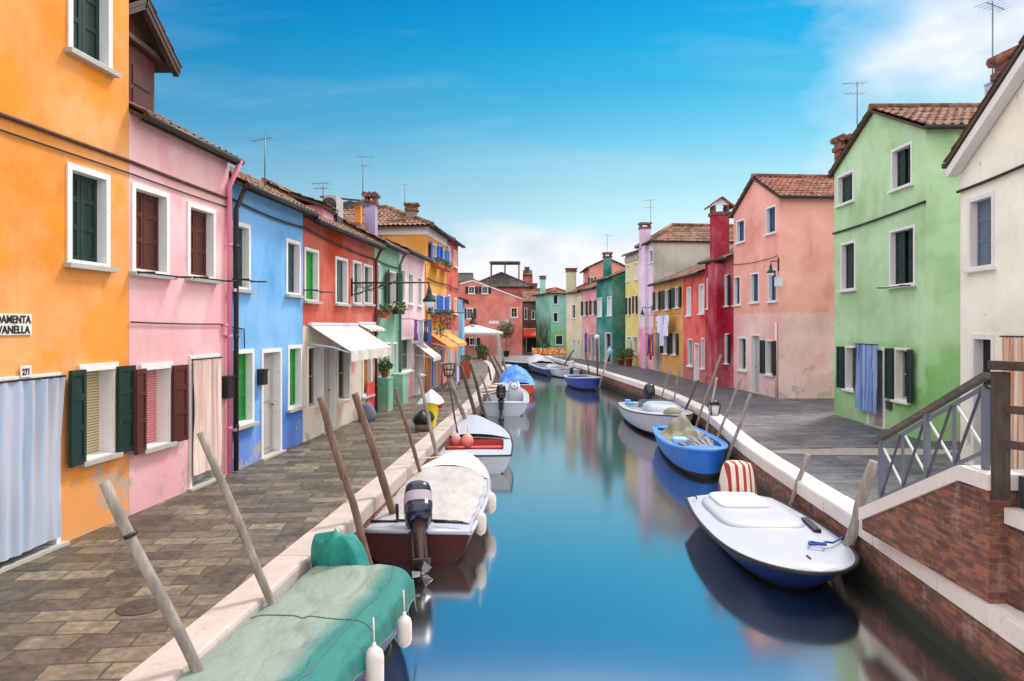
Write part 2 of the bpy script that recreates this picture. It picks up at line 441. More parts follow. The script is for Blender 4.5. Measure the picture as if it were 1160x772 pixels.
# ------------------------------------------------------------------ houses
class House:
    def __init__(s, name, label, A, B, h, depth, side, mat, apex=0.0, holes_spec=(), roof=None, pitch=20, tile=None,
                 group='coloured houses along the canal', over=0.3, gutter=True, ridge_over=0.12, extra_side=0.0, frame_mat=None, seg=6, cat='house', ax=None, hB=None, side_mat=None):
        s.A, s.B, s.h, s.side, s.depth = V((A[0], A[1], 0)), V((B[0], B[1], 0)), h, side, depth
        s.u = (s.B - s.A).normalized(); s.Lw = (s.B - s.A).length
        s.n = V((s.u.y, -s.u.x, 0)) if side == 'L' else V((-s.u.y, s.u.x, 0))
        s.org = s.A.copy(); s.mat = mat; s.apex = apex
        s.ax = ax if ax is not None else s.Lw / 2; s.hB = hB if hB is not None else h; s.side_mat = side_mat or mat
        s.root = thing(name, label, cat, s.org, 0, group)
        s.holes = []; s.tile = tile or TILE
        s.fmat = frame_mat or white
        for sp in holes_spec:
            o = sp[-1] if isinstance(sp[-1], dict) else {}
            s.opening(*(sp[:-1] if o else sp), **o)
        s.walls()
        if roof == 'canal': s.roof_canal(pitch, over, gutter, seg)
        elif roof == 'gable': s.roof_gable(over, ridge_over, seg)
        elif roof == 'hip': s.roof_hip(pitch, over, gutter, seg)
    def fr(s, a, b, c):            # local facade coordinates: along, outward, up
        return s.A + s.u * a + s.n * b + V((0, 0, c))
    def at(s, px):
        k = (px - PX0) / F
        t = (k * s.A.y - s.A.x) / (s.u.x - k * s.u.y)
        return t, s.A.y + s.u.y * t
    def loc(s, px, py):
        t, Y = s.at(px)
        return t, CH - (py - HY) / F * Y
    def part(s, mb, name, mats, parent=None, label=None):
        return mb.build(name, mats, parent or s.root, s.org, label)
    def opening(s, kind, px0, px1, pyt, pyb, col=None, **o):
        a0, Y0 = s.at(px0); a1, Y1 = s.at(px1)
        if a0 > a1: a0, a1 = a1, a0
        _, Ym = s.at((px0 + px1) / 2)
        zt = CH - (pyt - HY) / F * Ym; zb = CH - (pyb - HY) / F * Ym
        s.window(kind, a0, a1, zb, zt, col, **o)
    def window(s, kind, a0, a1, zb, zt, col=None, fw=0.078, sill=True, lintel=False, pane=None, back=None, ang=0.0, only=None, name=None, handle=True, gap=0.004):
        if s.A.y > 14 and fw == 0.078: fw = 0.062
        a0 = max(0.03, a0); a1 = min(s.Lw - 0.03, a1)
        col = col or dkgreen
        door = kind in ('door', 'opendoor')
        if door: zb = -0.03
        s.holes.append((a0 + 0.02, a1 - 0.02, zb + (0 if door else 0.02), zt - 0.02))
        D = 0.24
        w0, w1, z0, z1 = a0 + fw, a1 - fw, zb + (0 if door else fw * 0.8), zt - fw
        mb = MB()
        if door:
            mb.box(w0 - 0.01, w1 + 0.01, -0.19, -0.15, 0.03, z1 + 0.01, 0, s.fr)
            if kind == 'door':   # raised panels
                for (za, zb_) in ((0.15, 0.45 * z1), (0.52 * z1, z1 - 0.12)):
                    mb.box(w0 + 0.1, w1 - 0.1, -0.15, -0.135, za, zb_, 0, s.fr)
            obj = s.part(mb, name or 'door', [col if kind == 'door' else dark])
            if kind == 'door' and handle:
                hb = MB(); c = s.fr(w1 - 0.07, -0.125, 1.0)
                hb.tube([c - s.n * 0.03, c + s.n * 0.03, c + s.n * 0.03 - s.u * 0.09], 0.012, 6)
                s.part(hb, 'handle', [iron], obj)
            st = MB(); st.box(a0 - 0.06, a1 + 0.06, -0.12, 0.09, 0.0, 0.035, 0, s.fr)
            s.part(st, 'threshold', [greystone], obj)
        else:
            mb.box(w0 - 0.01, w1 + 0.01, -0.205, -0.19, z0 - 0.01, z1 + 0.01, 0, s.fr)
            if kind == 'closed': pm = dark
            else: pm = pane or glass
            obj = s.part(mb, 'window', [pm])
            if kind in ('glass', 'open') and pane is None:
                sb = MB(); c = (w0 + w1) / 2
                for (x0, x1) in ((w0, w0 + 0.045), (c - 0.035, c + 0.035), (w1 - 0.045, w1)):
                    sb.box(x0, x1, -0.189, -0.15, z0, z1, 0, s.fr)
                for (q0, q1) in ((z0, z0 + 0.05), ((z0 + z1) / 2 - 0.015, (z0 + z1) / 2 + 0.015), (z1 - 0.05, z1)):
                    sb.box(w0 + 0.045, c - 0.035, -0.188, -0.152, q0, q1, 0, s.fr); sb.box(c + 0.035, w1 - 0.045, -0.188, -0.152, q0, q1, 0, s.fr)
                s.part(sb, 'sash', [o_sash(col)], obj)
        fb = MB(); pr = 0.022
        fb.box(a0, w0, -D, pr, zb, zt, 0, s.fr); fb.box(w1, a1, -D, pr, zb, zt, 0, s.fr)
        fb.box(w0, w1, -D, pr - 0.002, z1, zt, 0, s.fr)
        if not door: fb.box(w0, w1, -D, pr - 0.002, zb, z0, 0, s.fr)
        s.part(fb, 'frame', [s.fmat], obj)
        if lintel:
            lb = MB(); lb.box(a0 - 0.05, a1 + 0.05, 0.0, 0.035, zt - fw, zt + 0.06, 0, s.fr); s.part(lb, 'lintel', [white], obj)
        if sill and not door:
            sb = MB(); sb.box(a0 - 0.05, a1 + 0.05, -0.02, 0.10, zb - 0.045, zb + 0.012, 0, s.fr)
            s.part(sb, 'sill', [greystone if s.Lw and s.A.y < 16 and s.side == 'L' else white], obj)
        if kind == 'closed':
            c = (w0 + w1) / 2
            for (x0, x1) in ((w0, c - gap), (c + gap, w1)):
                lb = MB(); lb.box(x0, x1, -0.155, -0.125, z0, z1, 0, s.fr)
                s.leaf_detail(lb, lambda a, b_, z: s.fr(a, b_ - 0.125, z), x0, x1, z0, z1)
                s.part(lb, 'shutter', [col], obj)
        if kind == 'open':
            wl = (w1 - w0) / 2 + 0.02
            for sgn, hinge in ((-1, a0), (1, a1)):
                if only and sgn != only: continue
                th = math.radians(ang or random.uniform(5, 16))
                ca, sa = math.cos(th), math.sin(th)
                def f2(a, b_, z, sgn=sgn, hinge=hinge, ca=ca, sa=sa):
                    return s.fr(hinge + sgn * (a * ca - b_ * sa) , 0.035 + a * sa + b_ * ca, z)
                lb = MB(); lb.box(0, wl, 0, 0.03, z0 - 0.03, z1 + 0.03, 0, f2)
                s.leaf_detail(lb, lambda a, b_, z, f2=f2: f2(a, b_ + 0.03, z), 0, wl, z0 - 0.03, z1 + 0.03)
                s.part(lb, 'shutter', [col], obj)
        return obj
    def leaf_detail(s, lb, f, x0, x1, z0, z1):
        w = x1 - x0; h = z1 - z0
        st = min(0.06, w * 0.2)
        for (q0, q1) in ((x0, x0 + st), (x1 - st, x1)): lb.box(q0, q1, 0.0, 0.014, z0, z1, 0, f)
        for zz in (z0 + 0.001, z0 + h * 0.36, z0 + h * 0.68, z1 - 0.071): lb.box(x0 + st, x1 - st, 0.0, 0.012, zz, zz + 0.07, 0, f)
    def topz(s, a):
        if not s.apex: return s.h
        if a <= s.ax: return s.h + s.apex * a / s.ax
        return s.h + s.apex - (s.h + s.apex - s.hB) * (a - s.ax) / (s.Lw - s.ax)
    def walls(s):
        mb = MB(); g = 0.003
        xs = {g, s.Lw - g}
        if s.apex: xs.add(s.ax)
        for h in s.holes: xs |= {h[0], h[1]}
        xs = sorted(x for x in xs if g - 1e-6 <= x <= s.Lw - g + 1e-6)
        for x0, x1 in zip(xs, xs[1:]):
            if x1 - x0 < 1e-4: continue
            mid = (x0 + x1) / 2
            hs = sorted((h[2], h[3]) for h in s.holes if h[0] - 1e-6 < mid < h[1] + 1e-6)
            z = -0.1
            for (a, b_) in hs:
                if a > z: mb.quad(s.fr(x0, 0, z), s.fr(x1, 0, z), s.fr(x1, 0, a), s.fr(x0, 0, a))
                z = max(z, b_)
            mb.quad(s.fr(x0, 0, z), s.fr(x1, 0, z), s.fr(x1, 0, s.topz(x1)), s.fr(x0, 0, s.topz(x0)))
        d = -s.depth
        for x in (g, s.Lw - g):
            hh = s.topz(x) if s.apex else s.h
            mb.quad(s.fr(x, 0, -0.1), s.fr(x, d, -0.1), s.fr(x, d, hh), s.fr(x, 0, hh), 1)
        back = [s.fr(g, d, -0.1), s.fr(s.Lw - g, d, -0.1), s.fr(s.Lw - g, d, s.hB)]
        if s.apex: back.append(s.fr(s.ax, d, s.h + s.apex))
        back.append(s.fr(g, d, s.h)); mb.poly(back)
        s.wall = s.part(mb, 'wall', [s.mat, s.side_mat])
    def roof_canal(s, pitch, over, gutter, seg):
        mb = MB(); p = math.radians(pitch); half = s.depth / 2
        T = (half + over) / math.cos(p); g = 0.01
        z0 = s.h - over * math.tan(p) + 0.06
        slope(mb, s.fr(g, over, z0), s.u, s.Lw - 2 * g, -s.n * math.cos(p) + V((0, 0, math.sin(p))), [(0, T), (s.Lw - 2 * g, T)], seg)
        slope(mb, s.fr(g, -s.depth - over, z0), s.u, s.Lw - 2 * g, s.n * math.cos(p) + V((0, 0, math.sin(p))), [(0, T), (s.Lw - 2 * g, T)], max(3, seg - 2))
        s.ridge = s.h + half * math.tan(p) + 0.06
        # gable infill
        for x in (0.02, s.Lw - 0.02):
            mb.poly([s.fr(x, 0, s.h - 0.01), s.fr(x, -s.depth, s.h - 0.01), s.fr(x, -half, s.ridge - 0.06)], 2)
        rt = [s.fr(g, -half, s.ridge + 0.04), s.fr(s.Lw - g, -half, s.ridge + 0.04)]
        mb.tube(rt, 0.09, 8, 0)
        s.roof = s.part(mb, 'roof', [s.tile, eavew, s.mat])
        if gutter: s.gutter(z0 - 0.02, over + 0.04)
    def gutter(s, z, b_):
        mb = MB(); mb.tube([s.fr(0.01, b_, z), s.fr(s.Lw - 0.01, b_, z)], 0.055, 8)
        mb.box(0.01, s.Lw - 0.01, b_ - 0.1, b_ - 0.06, z - 0.06, z + 0.04, 0, s.fr)
        s.part(mb, 'gutter', [gutterM])
    def roof_gable(s, over, front, seg):
        mb = MB(); so = over; Ld = s.depth + 2 * front; zr = s.h + s.apex
        p1 = math.atan2(s.apex, s.ax); p2 = math.atan2(zr - s.hB, s.Lw - s.ax)
        T1, T2 = (s.ax + so) / math.cos(p1), (s.Lw - s.ax + so) / math.cos(p2)
        za, zb = s.h - so * math.tan(p1) + 0.06, s.hB - so * math.tan(p2) + 0.06
        slope(mb, s.fr(-so, front, za), -s.n, Ld, s.u * math.cos(p1) + V((0, 0, math.sin(p1))), [(0, T1), (Ld, T1)], seg)
        slope(mb, s.fr(s.Lw + so, front, zb), -s.n, Ld, -s.u * math.cos(p2) + V((0, 0, math.sin(p2))), [(0, T2), (Ld, T2)], seg)
        s.ridge = zr + 0.06
        mb.tube([s.fr(s.ax, front, s.ridge + 0.05), s.fr(s.ax, front - Ld, s.ridge + 0.05)], 0.1, 8, 0)
        s.roof = s.part(mb, 'roof', [s.tile, eavew])
        for a, z in ((-so - 0.04, za), (s.Lw + so + 0.04, zb)):
            gb = MB(); gb.tube([s.fr(a, front, z - 0.02), s.fr(a, front - Ld, z - 0.02)], 0.055, 8); s.part(gb, 'gutter', [gutterM])
    def roof_hip(s, pitch, over, gutter, seg):
        mb = MB(); p = math.radians(pitch); o = over
        a, d = s.Lw + 2 * o, s.depth + 2 * o; z0 = s.h - o * math.tan(p) + 0.08
        c, sn = math.cos(p), math.sin(p); m = min(a, d) / 2
        def outl(Lx): 
            if Lx <= 2 * m + 1e-5: return [(0, 0), (Lx / 2, Lx / 2 / c), (Lx, 0)]
            return [(0, 0), (m, m / c), (Lx - m, m / c), (Lx, 0)]
        up = V((0, 0, sn))
        slope(mb, s.fr(-o, o, z0), s.u, a, -s.n * c + up, outl(a), seg)
        slope(mb, s.fr(-o, -s.depth - o, z0), s.u, a, s.n * c + up, outl(a), 4)
        slope(mb, s.fr(-o, o, z0), -s.n, d, s.u * c + up, outl(d), seg)
        slope(mb, s.fr(s.Lw + o, o, z0), -s.n, d, -s.u * c + up, outl(d), 4)
        zr = z0 + m * math.tan(p) + 0.06
        if d > a: r0, r1 = s.fr(s.Lw / 2, o - m, zr), s.fr(s.Lw / 2, -s.depth - o + m, zr)
        else: r0, r1 = s.fr(-o + m, -s.depth / 2, zr), s.fr(s.Lw + o - m, -s.depth / 2, zr)
        mb.tube([r0, r1 + (r1 - r0).normalized() * 0.02 if (r1 - r0).length > 0.01 else r0 + V((0.02, 0, 0))], 0.1, 8)
        for cpt, r in ((s.fr(-o, o, z0 + 0.05), r0), (s.fr(s.Lw + o, o, z0 + 0.05), r0 if d > a else r1)):
            mb.tube([cpt, r], 0.09, 8)
        s.ridge = zr
        s.roof = s.part(mb, 'roof', [s.tile, eavew])
        if gutter:
            s.gutter(z0 - 0.02, o + 0.04)
    def downpipe(s, a, mat, b_=0.07, ztop=None):
        mb = MB(); z = ztop or s.h - 0.25
        pts = [s.fr(a, 0.28, s.h - 0.05), s.fr(a, b_, z - 0.25), s.fr(a, b_, 0.03)]
        mb.tube(pts, 0.045, 8)
        for zz in (0.8, 2.4, 4.0):
            if zz < z - 0.4: mb.tube([s.fr(a, b_, zz), s.fr(a, b_, zz + 0.05)], 0.055, 8)
        s.part(mb, 'downpipe', [mat])
    def chimney(s, px, Y, w, d, zb, zt, mat, cap='tile'):
        x = (px - PX0) / F * Y
        mb = MB(); mb.box(x - w / 2, x + w / 2, Y - d / 2, Y + d / 2, zb, zt)
        ch = s.part(mb, 'chimney', [mat], s.roof if hasattr(s, 'roof') else s.root)
        cb = MB()
        if cap == 'tile':
            cb.box(x - w / 2 - .05, x + w / 2 + .05, Y - d / 2 - .05, Y + d / 2 + .05, zt, zt + .12, 1)
            for sx in (-1, 1):
                cb.box(x + sx * (w / 2 - .05) - .06, x + sx * (w / 2 - .05) + .06, Y - d / 2, Y + d / 2, zt + .12, zt + .3, 1)
            k = max(3, int(w / .12))
            for i in range(k):
                xx = x - w / 2 - .08 + (w + .16) * (i + .5) / k
                cb.tube([V((xx, Y - d / 2 - .12, zt + .32)), V((xx, Y + d / 2 + .12, zt + .36))], (w + .2) / k * .5, 7)
        elif cap == 'gable':
            cb.box(x - w / 2 - .06, x + w / 2 + .06, Y - d / 2 - .06, Y + d / 2 + .06, zt, zt + .14, 1)
            cb.box(x - w / 2, x - w / 2 + .1, Y - d / 2, Y + d / 2, zt + .14, zt + .42, 1); cb.box(x + w / 2 - .1, x + w / 2, Y - d / 2, Y + d / 2, zt + .14, zt + .42, 1)
            pk = zt + .42 + w * .45
            cb.add([(x - w / 2, Y - d / 2 - .02, zt + .42), (x + w / 2, Y - d / 2 - .02, zt + .42), (x, Y - d / 2 - .02, pk)], [(0, 1, 2)], 2)
            for sx in (-1, 1):
                cb.bar((x, Y, pk + .03), (x + sx * (w / 2 + .22), Y, zt + .34), d + .25, .07, 0, V((0, 0, 1)))
        else:
            cb.box(x - w / 2 - .06, x + w / 2 + .06, Y - d / 2 - .06, Y + d / 2 + .06, zt, zt + .1, 1)
            cb.box(x - w / 2 - .02, x + w / 2 + .02, Y - d / 2 - .02, Y + d / 2 + .02, zt + .1, zt + .24, 1)
            cb.box(x - w / 2 - .1, x + w / 2 + .1, Y - d / 2 - .1, Y + d / 2 + .1, zt + .24, zt + .32, 0)
        s.part(cb, 'chimney_cap', [TILER, brickChim, white], ch)
        return ch

def o_sash(col):
    return MATS.get('sash_wood') or paint('sash_wood', S(150, 140, 130), 0.5, 0.15)

# facade line of the left row and the survey points of the right row
def LX(Y): return -6.166 + 0.09375 * Y
def LY(px): return 4933.0 / (655.0 - px)
def lp(px):
    Y = LY(px); return (LX(Y), Y)

# ================================================================== SETTING
def catmull(pts, k=8):
    pts = [V((p[0], p[1], 0)) for p in pts]; out = []
    for i in range(len(pts) - 1):
        p0, p1, p2, p3 = pts[max(0, i - 1)], pts[i], pts[i + 1], pts[min(len(pts) - 1, i + 2)]
        for j in range(k):
            t = j / k
            out.append(0.5 * ((2 * p1) + (p2 - p0) * t + (2 * p0 - 5 * p1 + 4 * p2 - p3) * t * t + (3 * p1 - p0 - 3 * p2 + p3) * t ** 3))
    out.append(pts[-1]); return out

QL = catmull([(-3.6, -14), (-3.2, -6), (-2.80, 1.5), (-2.50, 5.17), (-1.97, 12.16), (-1.52, 19.6), (-1.12, 27), (-0.95, 36), (-1.15, 46), (-2.0, 55), (-3.0, 62)])
QR = catmull([(3.5, -14), (3.85, -6), (4.15, 1.5), (4.42, 6.06), (4.70, 10), (4.97, 14.3), (5.30, 17.2), (5.80, 21), (6.02, 26), (5.92, 31), (5.42, 37.6), (4.90, 44), (4.05, 51), (3.4, 57), (2.9, 62)])
END_Y = 62.0
pav_l = paving_mat('paving_warm', -0.09, 0.47, 0.275, [(0.04, 0.034, 0.026, 1), (0.105, 0.085, 0.06, 1), (0.18, 0.148, 0.104, 1), (0.32, 0.27, 0.19, 1)], (0.035, 0.03, 0.026, 1), 0.5)
pav_r = paving_mat('paving_cool', -0.06, 0.5, 0.26, [(0.05, 0.053, 0.065, 1), (0.088, 0.093, 0.115, 1), (0.13, 0.137, 0.165, 1), (0.22, 0.22, 0.235, 1)], (0.035, 0.035, 0.037, 1), 0.5)

def pavement(name, path, sgn, mat, label):
    mb = MB(); far = 160 * sgn
    for p, q in zip(path, path[1:]):
        a, b_ = V((p.x + sgn * 0.1, p.y, 0)), V((q.x + sgn * 0.1, q.y, 0))
        mb.quad(a, b_, V((far, q.y, 0)), V((far, p.y, 0)))
    structure(mb.build(name, mat, org=(0, 0, 0)), label, 'pavement')

def quay(path, sgn, kname, klabel, wlabel, kmat):
    wb = MB()
    off = V((sgn * 0.02, 0, 0))
    for p, q in zip(path, path[1:]):
        a, b_ = p + off, q + off
        wb.quad(a + V((0, 0, -1.6)), b_ + V((0, 0, -1.6)), b_ + V((0, 0, -0.2)), a + V((0, 0, -0.2)))
    w = wb.build('quay_wall', brickY, org=(0, 0, 0)); tag(w, wlabel, 'quay wall'); w['kind'] = 'structure'
    kb = MB()
    # kerb stones of about 1.3 m, slightly rounded nose
    d = [0.0]
    for p, q in zip(path, path[1:]): d.append(d[-1] + (q - p).length)
    def at(t):
        for i in range(len(d) - 1):
            if t <= d[i + 1]:
                f = (t - d[i]) / (d[i + 1] - d[i]); return path[i].lerp(path[i + 1], f)
        return path[-1].copy()
    t = 0.0
    while t < d[-1] - 0.3:
        ln = min(random.uniform(1.0, 1.7), d[-1] - t)
        a, b_ = at(t + 0.004), at(t + ln - 0.004)
        dz = random.uniform(-0.004, 0.004); dx = random.uniform(-0.006, 0.006)
        prof = [(0.36, -0.1), (0.36, 0.012), (0.04, 0.012), (0.012, 0.0), (0.0, -0.03), (0.0, -0.22), (0.1, -0.22)]
        pa = [a + V((sgn * (x + dx), 0, z + dz)) for x, z in prof]; pb = [b_ + V((sgn * (x + dx), 0, z + dz)) for x, z in prof]
        n = len(prof)
        kb.add(pa + pb, [(i, (i + 1) % n, n + (i + 1) % n, n + i) for i in range(n)] + [tuple(range(n)), tuple(range(n, 2 * n))])
        t += ln
    structure(kb.build(kname, kmat, org=(0, 0, 0)), klabel, 'kerb')

pavement('pavement_left', QL, -1, pav_l, 'brown stone pavement in front of the orange and pink houses')
pavement('pavement_right', QR, 1, pav_r, 'grey stone pavement in front of the green and salmon houses')
mb = MB(); mb.quad((-160, END_Y, 0), (160, END_Y, 0), (160, 260, 0), (-160, 260, 0))
structure(mb.build('pavement_far', pav_r, org=(0, 0, 0)), 'grey pavement beyond the far end of the canal', 'pavement')
quay(QL, -1, 'kerb_left', 'pale stone kerb along the brown pavement', 'dark brick quay wall under the brown pavement', stone('kerb_pinkish', (0.45, 0.385, 0.36, 1), 0.28, (0.18, 0.15, 0.13, 1)))
quay(QR, 1, 'kerb_right', 'pale stone kerb along the grey pavement', 'brick quay wall under the grey pavement', istria)
eb = MB(); eb.box(-4.5, 4.5, END_Y - 0.02, END_Y + 0.4, -1.6, 0.015)
structure(eb.build('quay_wall', istria, org=(0, END_Y, 0)), 'low stone end wall of the canal under the orange barrier', 'quay wall')
mg, nt, b = new_mat('ground_mud'); b.inputs['Base Color'].default_value = (0.03, 0.035, 0.025, 1)
mb = MB(); mb.quad((-1500, -1500, -1.6), (1500, -1500, -1.6), (1500, 1500, -1.6), (-1500, 1500, -1.6))
structure(mb.build('ground', mg), 'mud ground below the canal and the island', 'ground')
ps, nt, b = new_mat('sandy_stain'); pos = N(nt, 'ShaderNodeNewGeometry').outputs['Position']
b.inputs['Roughness'].default_value = .85; L(nt, mixc(nt, noise_tex(nt, pos, 6, 6, .7), (.16, .145, .13, 1), (.42, .38, .34, 1)), b.inputs['Base Color'])
mb = MB(); ring = []
for i in range(48):
    t = 2 * math.pi * i / 48; rr = 1 + .25 * noise.noise(V((math.cos(t) * 2, math.sin(t) * 2, 4))) + .1 * noise.noise(V((math.cos(t) * 7, math.sin(t) * 7, 1)))
    ring.append(V((7.3 + 2.0 * rr * math.cos(t), 14.65 + .42 * rr * math.sin(t) + .06 * math.cos(t), .004)))
mb.poly(ring); structure(mb.build('pavement_patch', ps, org=(7.3, 14.65, .004)), 'pale sandy patch across the grey pavement before the pale green house', 'pavement')
# water: smooth, blurred by a long exposure into a soft sheet
mw, nt, b = new_mat('canal_water')
b.inputs['Base Color'].default_value = (0.010, 0.016, 0.018, 1); b.inputs['Roughness'].default_value = 0.115
b.inputs['IOR'].default_value = 9.0
pos = N(nt, 'ShaderNodeNewGeometry').outputs['Position']
bump(nt, b, noise_tex(nt, mapping(nt, pos, (1, 0.6, 1)), 0.9, 2, 0.4), 0.06, 0.05)
mb = MB()
for (p, q), (r, t) in zip(zip(QL, QL[1:]), zip(QL[1:], QL[2:])): pass
mb.quad((-6.5, -14, WZ), (8, -14, WZ), (8, END_Y + 0.1, WZ), (-6.5, END_Y + 0.1, WZ))
structure(mb.build('water', mw), 'still blue canal water reflecting houses and sky', 'water')

# ================================================================== HOUSES, LEFT ROW
k = 0.88
pl_orange = plaster('plaster_orange', S(252, 162, 62, k), patch=S(248, 150, 30, k), grime=0.5)
pl_pink = plaster('plaster_pink', S(255, 200, 206, k), patch=S(248, 172, 186, k), low=S(248, 178, 192, k), zs=0.7, soft=0.5)
pl_blue = plaster('plaster_blue', S(108, 188, 255, k), low=S(38, 125, 236, k), zs=1.35, soft=0.5)
pl_red = plaster('plaster_red', S(206, 74, 42, k), low=S(235, 226, 212, k), zs=2.62, soft=0.01)
pl_green = plaster('plaster_mint', S(140, 205, 175, k), low=S(105, 182, 152, k), zs=1.0)
pl_pink2 = plaster('plaster_rose', S(255, 216, 230, k), low=S(245, 165, 200, k), zs=1.2)
pl_yel = plaster('plaster_yellow', S(238, 165, 40, k), low=S(240, 130, 35, k), zs=2.3)
pl_ro = plaster('plaster_vermilion', S(215, 82, 52, k), low=S(215, 165, 150, k), zs=2.4, soft=0.02)


HO = House('orange_house', 'tall orange house with a pale blue door curtain and dark green shutters', (LX(3.2), 3.2), lp(146), 9.2, 7, 'L', pl_orange,
    holes_spec=[('closed', 76, 126, -43, 70, dkgreen), ('closed', 75, 123.5, 191, 302, dkgreen),
                ('open', 91, 129, 417, 519, dkgreen, dict(fw=0.03, lintel=True, pane=blindM)),
                ('door', -72, 67, 428, 640, greyW, dict(fw=0.07, handle=False))], roof='canal', pitch=22)
HP = House('pink_house', 'pale pink house with brown shutters and a wooden dormer on its roof', lp(146), lp(259.5), 5.55, 6, 'L', pl_pink,
    holes_spec=[('closed', 148.5, 191, 212.5, 311.5, brown), ('closed', 211.6, 243.5, 233, 317, brown),
                ('open', 160, 192, 416, 506, brown, dict(fw=0.03, lintel=True, pane=pinkblind)),
                ('door', 214, 248, 402, 548, S and greyW, dict(fw=0.06, handle=False))], roof='canal', pitch=28, over=0.2)
HP.downpipe(HP.Lw - 0.12, paint('pink_pipe', S(225, 130, 160), 0.5, 0.15))
HB = House('blue_house', 'sky blue house with green ground floor shutters and a grey door', lp(259.5), lp(343), 5.2, 6, 'L', pl_blue,
    holes_spec=[('closed', 261, 283, 252, 329, paint('shutter_slate', S(50, 75, 85), 0.5, 0.2)), ('closed', 323.5, 340, 272, 335, paint('shutter_slate', S(50, 75, 85))),
                ('closed', 263, 287, 396, 482, ltgreen), ('closed', 325.5, 341.5, 391, 463, ltgreen), ('door', 295.5, 318.5, 395, 520, greyW)], roof='canal', pitch=27)
HB.downpipe(0.12, gutterM)
HR = House('red_house', 'brick red house with a white shopfront under a white awning', lp(343), lp(424.5), 5.08, 7, 'L', pl_red,
    holes_spec=[('closed', 344.5, 360.5, 282, 342, ltgreen), ('closed', 379.5, 393.5, 292, 345, greyS), ('closed', 399.5, 409.5, 296, 345, greyS), ('closed', 411.5, 421.5, 300, 345, greyS),
                ('glass', 348, 363, 392, 462, greyS, dict(sill=False, fw=0.04)), ('door', 365, 380, 392, 488, greyW, dict(fw=0.05)),
                ('glass', 382, 396, 392, 455, greyS, dict(sill=False, fw=0.04)),
                ('closed', 410, 421, 400, 449, paint('shutter_ochre', S(190, 130, 50), 0.5, 0.2), dict(fw=0.1))], roof='canal', pitch=27)
HR.downpipe(HR.Lw - 0.1, paint('red_pipe', S(95, 40, 35), 0.5, 0.15))
mb = MB(); a0, _ = HR.at(414.5); mb.box(a0, HR.Lw - 0.02, 0.01, 0.05, 0.02, 0.95, 0, HR.fr)
HR.part(mb, 'plinth', [plaster('plaster_scarlet', S(225, 40, 25, k))])
HG = House('mint_house', 'narrow mint green house with dark shutters between red and rose houses', lp(424.5), lp(452), 5.22, 7, 'L', pl_green,
    holes_spec=[('closed', 425.5, 430, 298, 350, dkgreen), ('open', 438.5, 448, 307, 347, dkgreen), ('opendoor', 433, 442, 388, 450, dkgreen), ('glass', 427, 431.5, 390, 428, dkgreen), ('closed', 444.5, 449.5, 388, 425, dkgreen)], roof='canal', pitch=27)
HG.downpipe(HG.Lw - 0.1, paint('mint_pipe', S(70, 130, 110), 0.5, 0.15))
HG.chimney(420.5, 24.2, 0.36, 0.45, 5.2, 6.75, plaster('plaster_lilac_flue', S(165, 150, 205, k)), 'tile')
H2 = House('rose_house', 'pale rose house with laundry below its upper windows', lp(452), lp(481), 5.3, 7, 'L', pl_pink2,
    holes_spec=[('closed', 453, 458.5, 305, 342, black), ('closed', 462.3, 467.8, 309.5, 345, greyS), ('closed', 473, 477.5, 314, 347, greyS),
                ('glass', 453.3, 466, 383, 421, black), ('door', 468.5, 474.5, 392, 444, brown), ('closed', 476, 480, 392, 425, brown)], roof='canal', pitch=23)
HY_ = House('yellow_house', 'tall golden yellow house with bright blue shutters and flower boxes', lp(482.5), lp(505.5), 6.72, 8, 'L', pl_yel,
    holes_spec=[('open', 488, 494.5, 276, 297, blueS), ('open', 498.5, 503.5, 281.5, 301, blueS), ('open', 488, 494.5, 333, 355, blueS), ('open', 498.5, 503.5, 335, 355, blueS),
                ('door', 488, 494.5, 394, 434, blueS), ('closed', 498, 503.2, 394, 412, blueS)], roof='hip', pitch=24, over=0.35)
mb = MB(); mb.box(-0.04, HY_.Lw - 0.01, 0.0, 0.05, 6.32, 6.66, 0, HY_.fr); mb.box(-0.05, -0.001, -7.9, 0.0, 6.32, 6.66, 0, HY_.fr)
HY_.part(mb, 'cornice', [white])
HY_.chimney(466.5, 29.5, 0.42, 0.42, 6.6, 7.4, stone('flue_grey', (0.2, 0.19, 0.19, 1)), 'slab')
HV = House('vermilion_house', 'narrow vermilion house with closed grey shutters beside the yellow house', lp(505.5), lp(519), 6.75, 8, 'L', pl_ro,
    holes_spec=[('closed', 507, 510.2, 279, 303, greyW), ('closed', 514, 517, 284, 303, greyW), ('closed', 507, 510.2, 334, 355, greyW), ('closed', 514, 517, 338, 356, greyW),
                ('door', 507, 510.5, 389, 425, greyW), ('opendoor', 514, 517.3, 389, 421, greyW)], roof='canal', pitch=23)
HL = House('light_blue_house', 'slim light blue house front beyond the vermilion house', (-3.36, 48.0), (-3.66, 54.5), 4.4, 2.2, 'L', plaster('plaster_lightblue', S(120, 195, 240, k)),
    holes_spec=[], roof='canal', pitch=20)
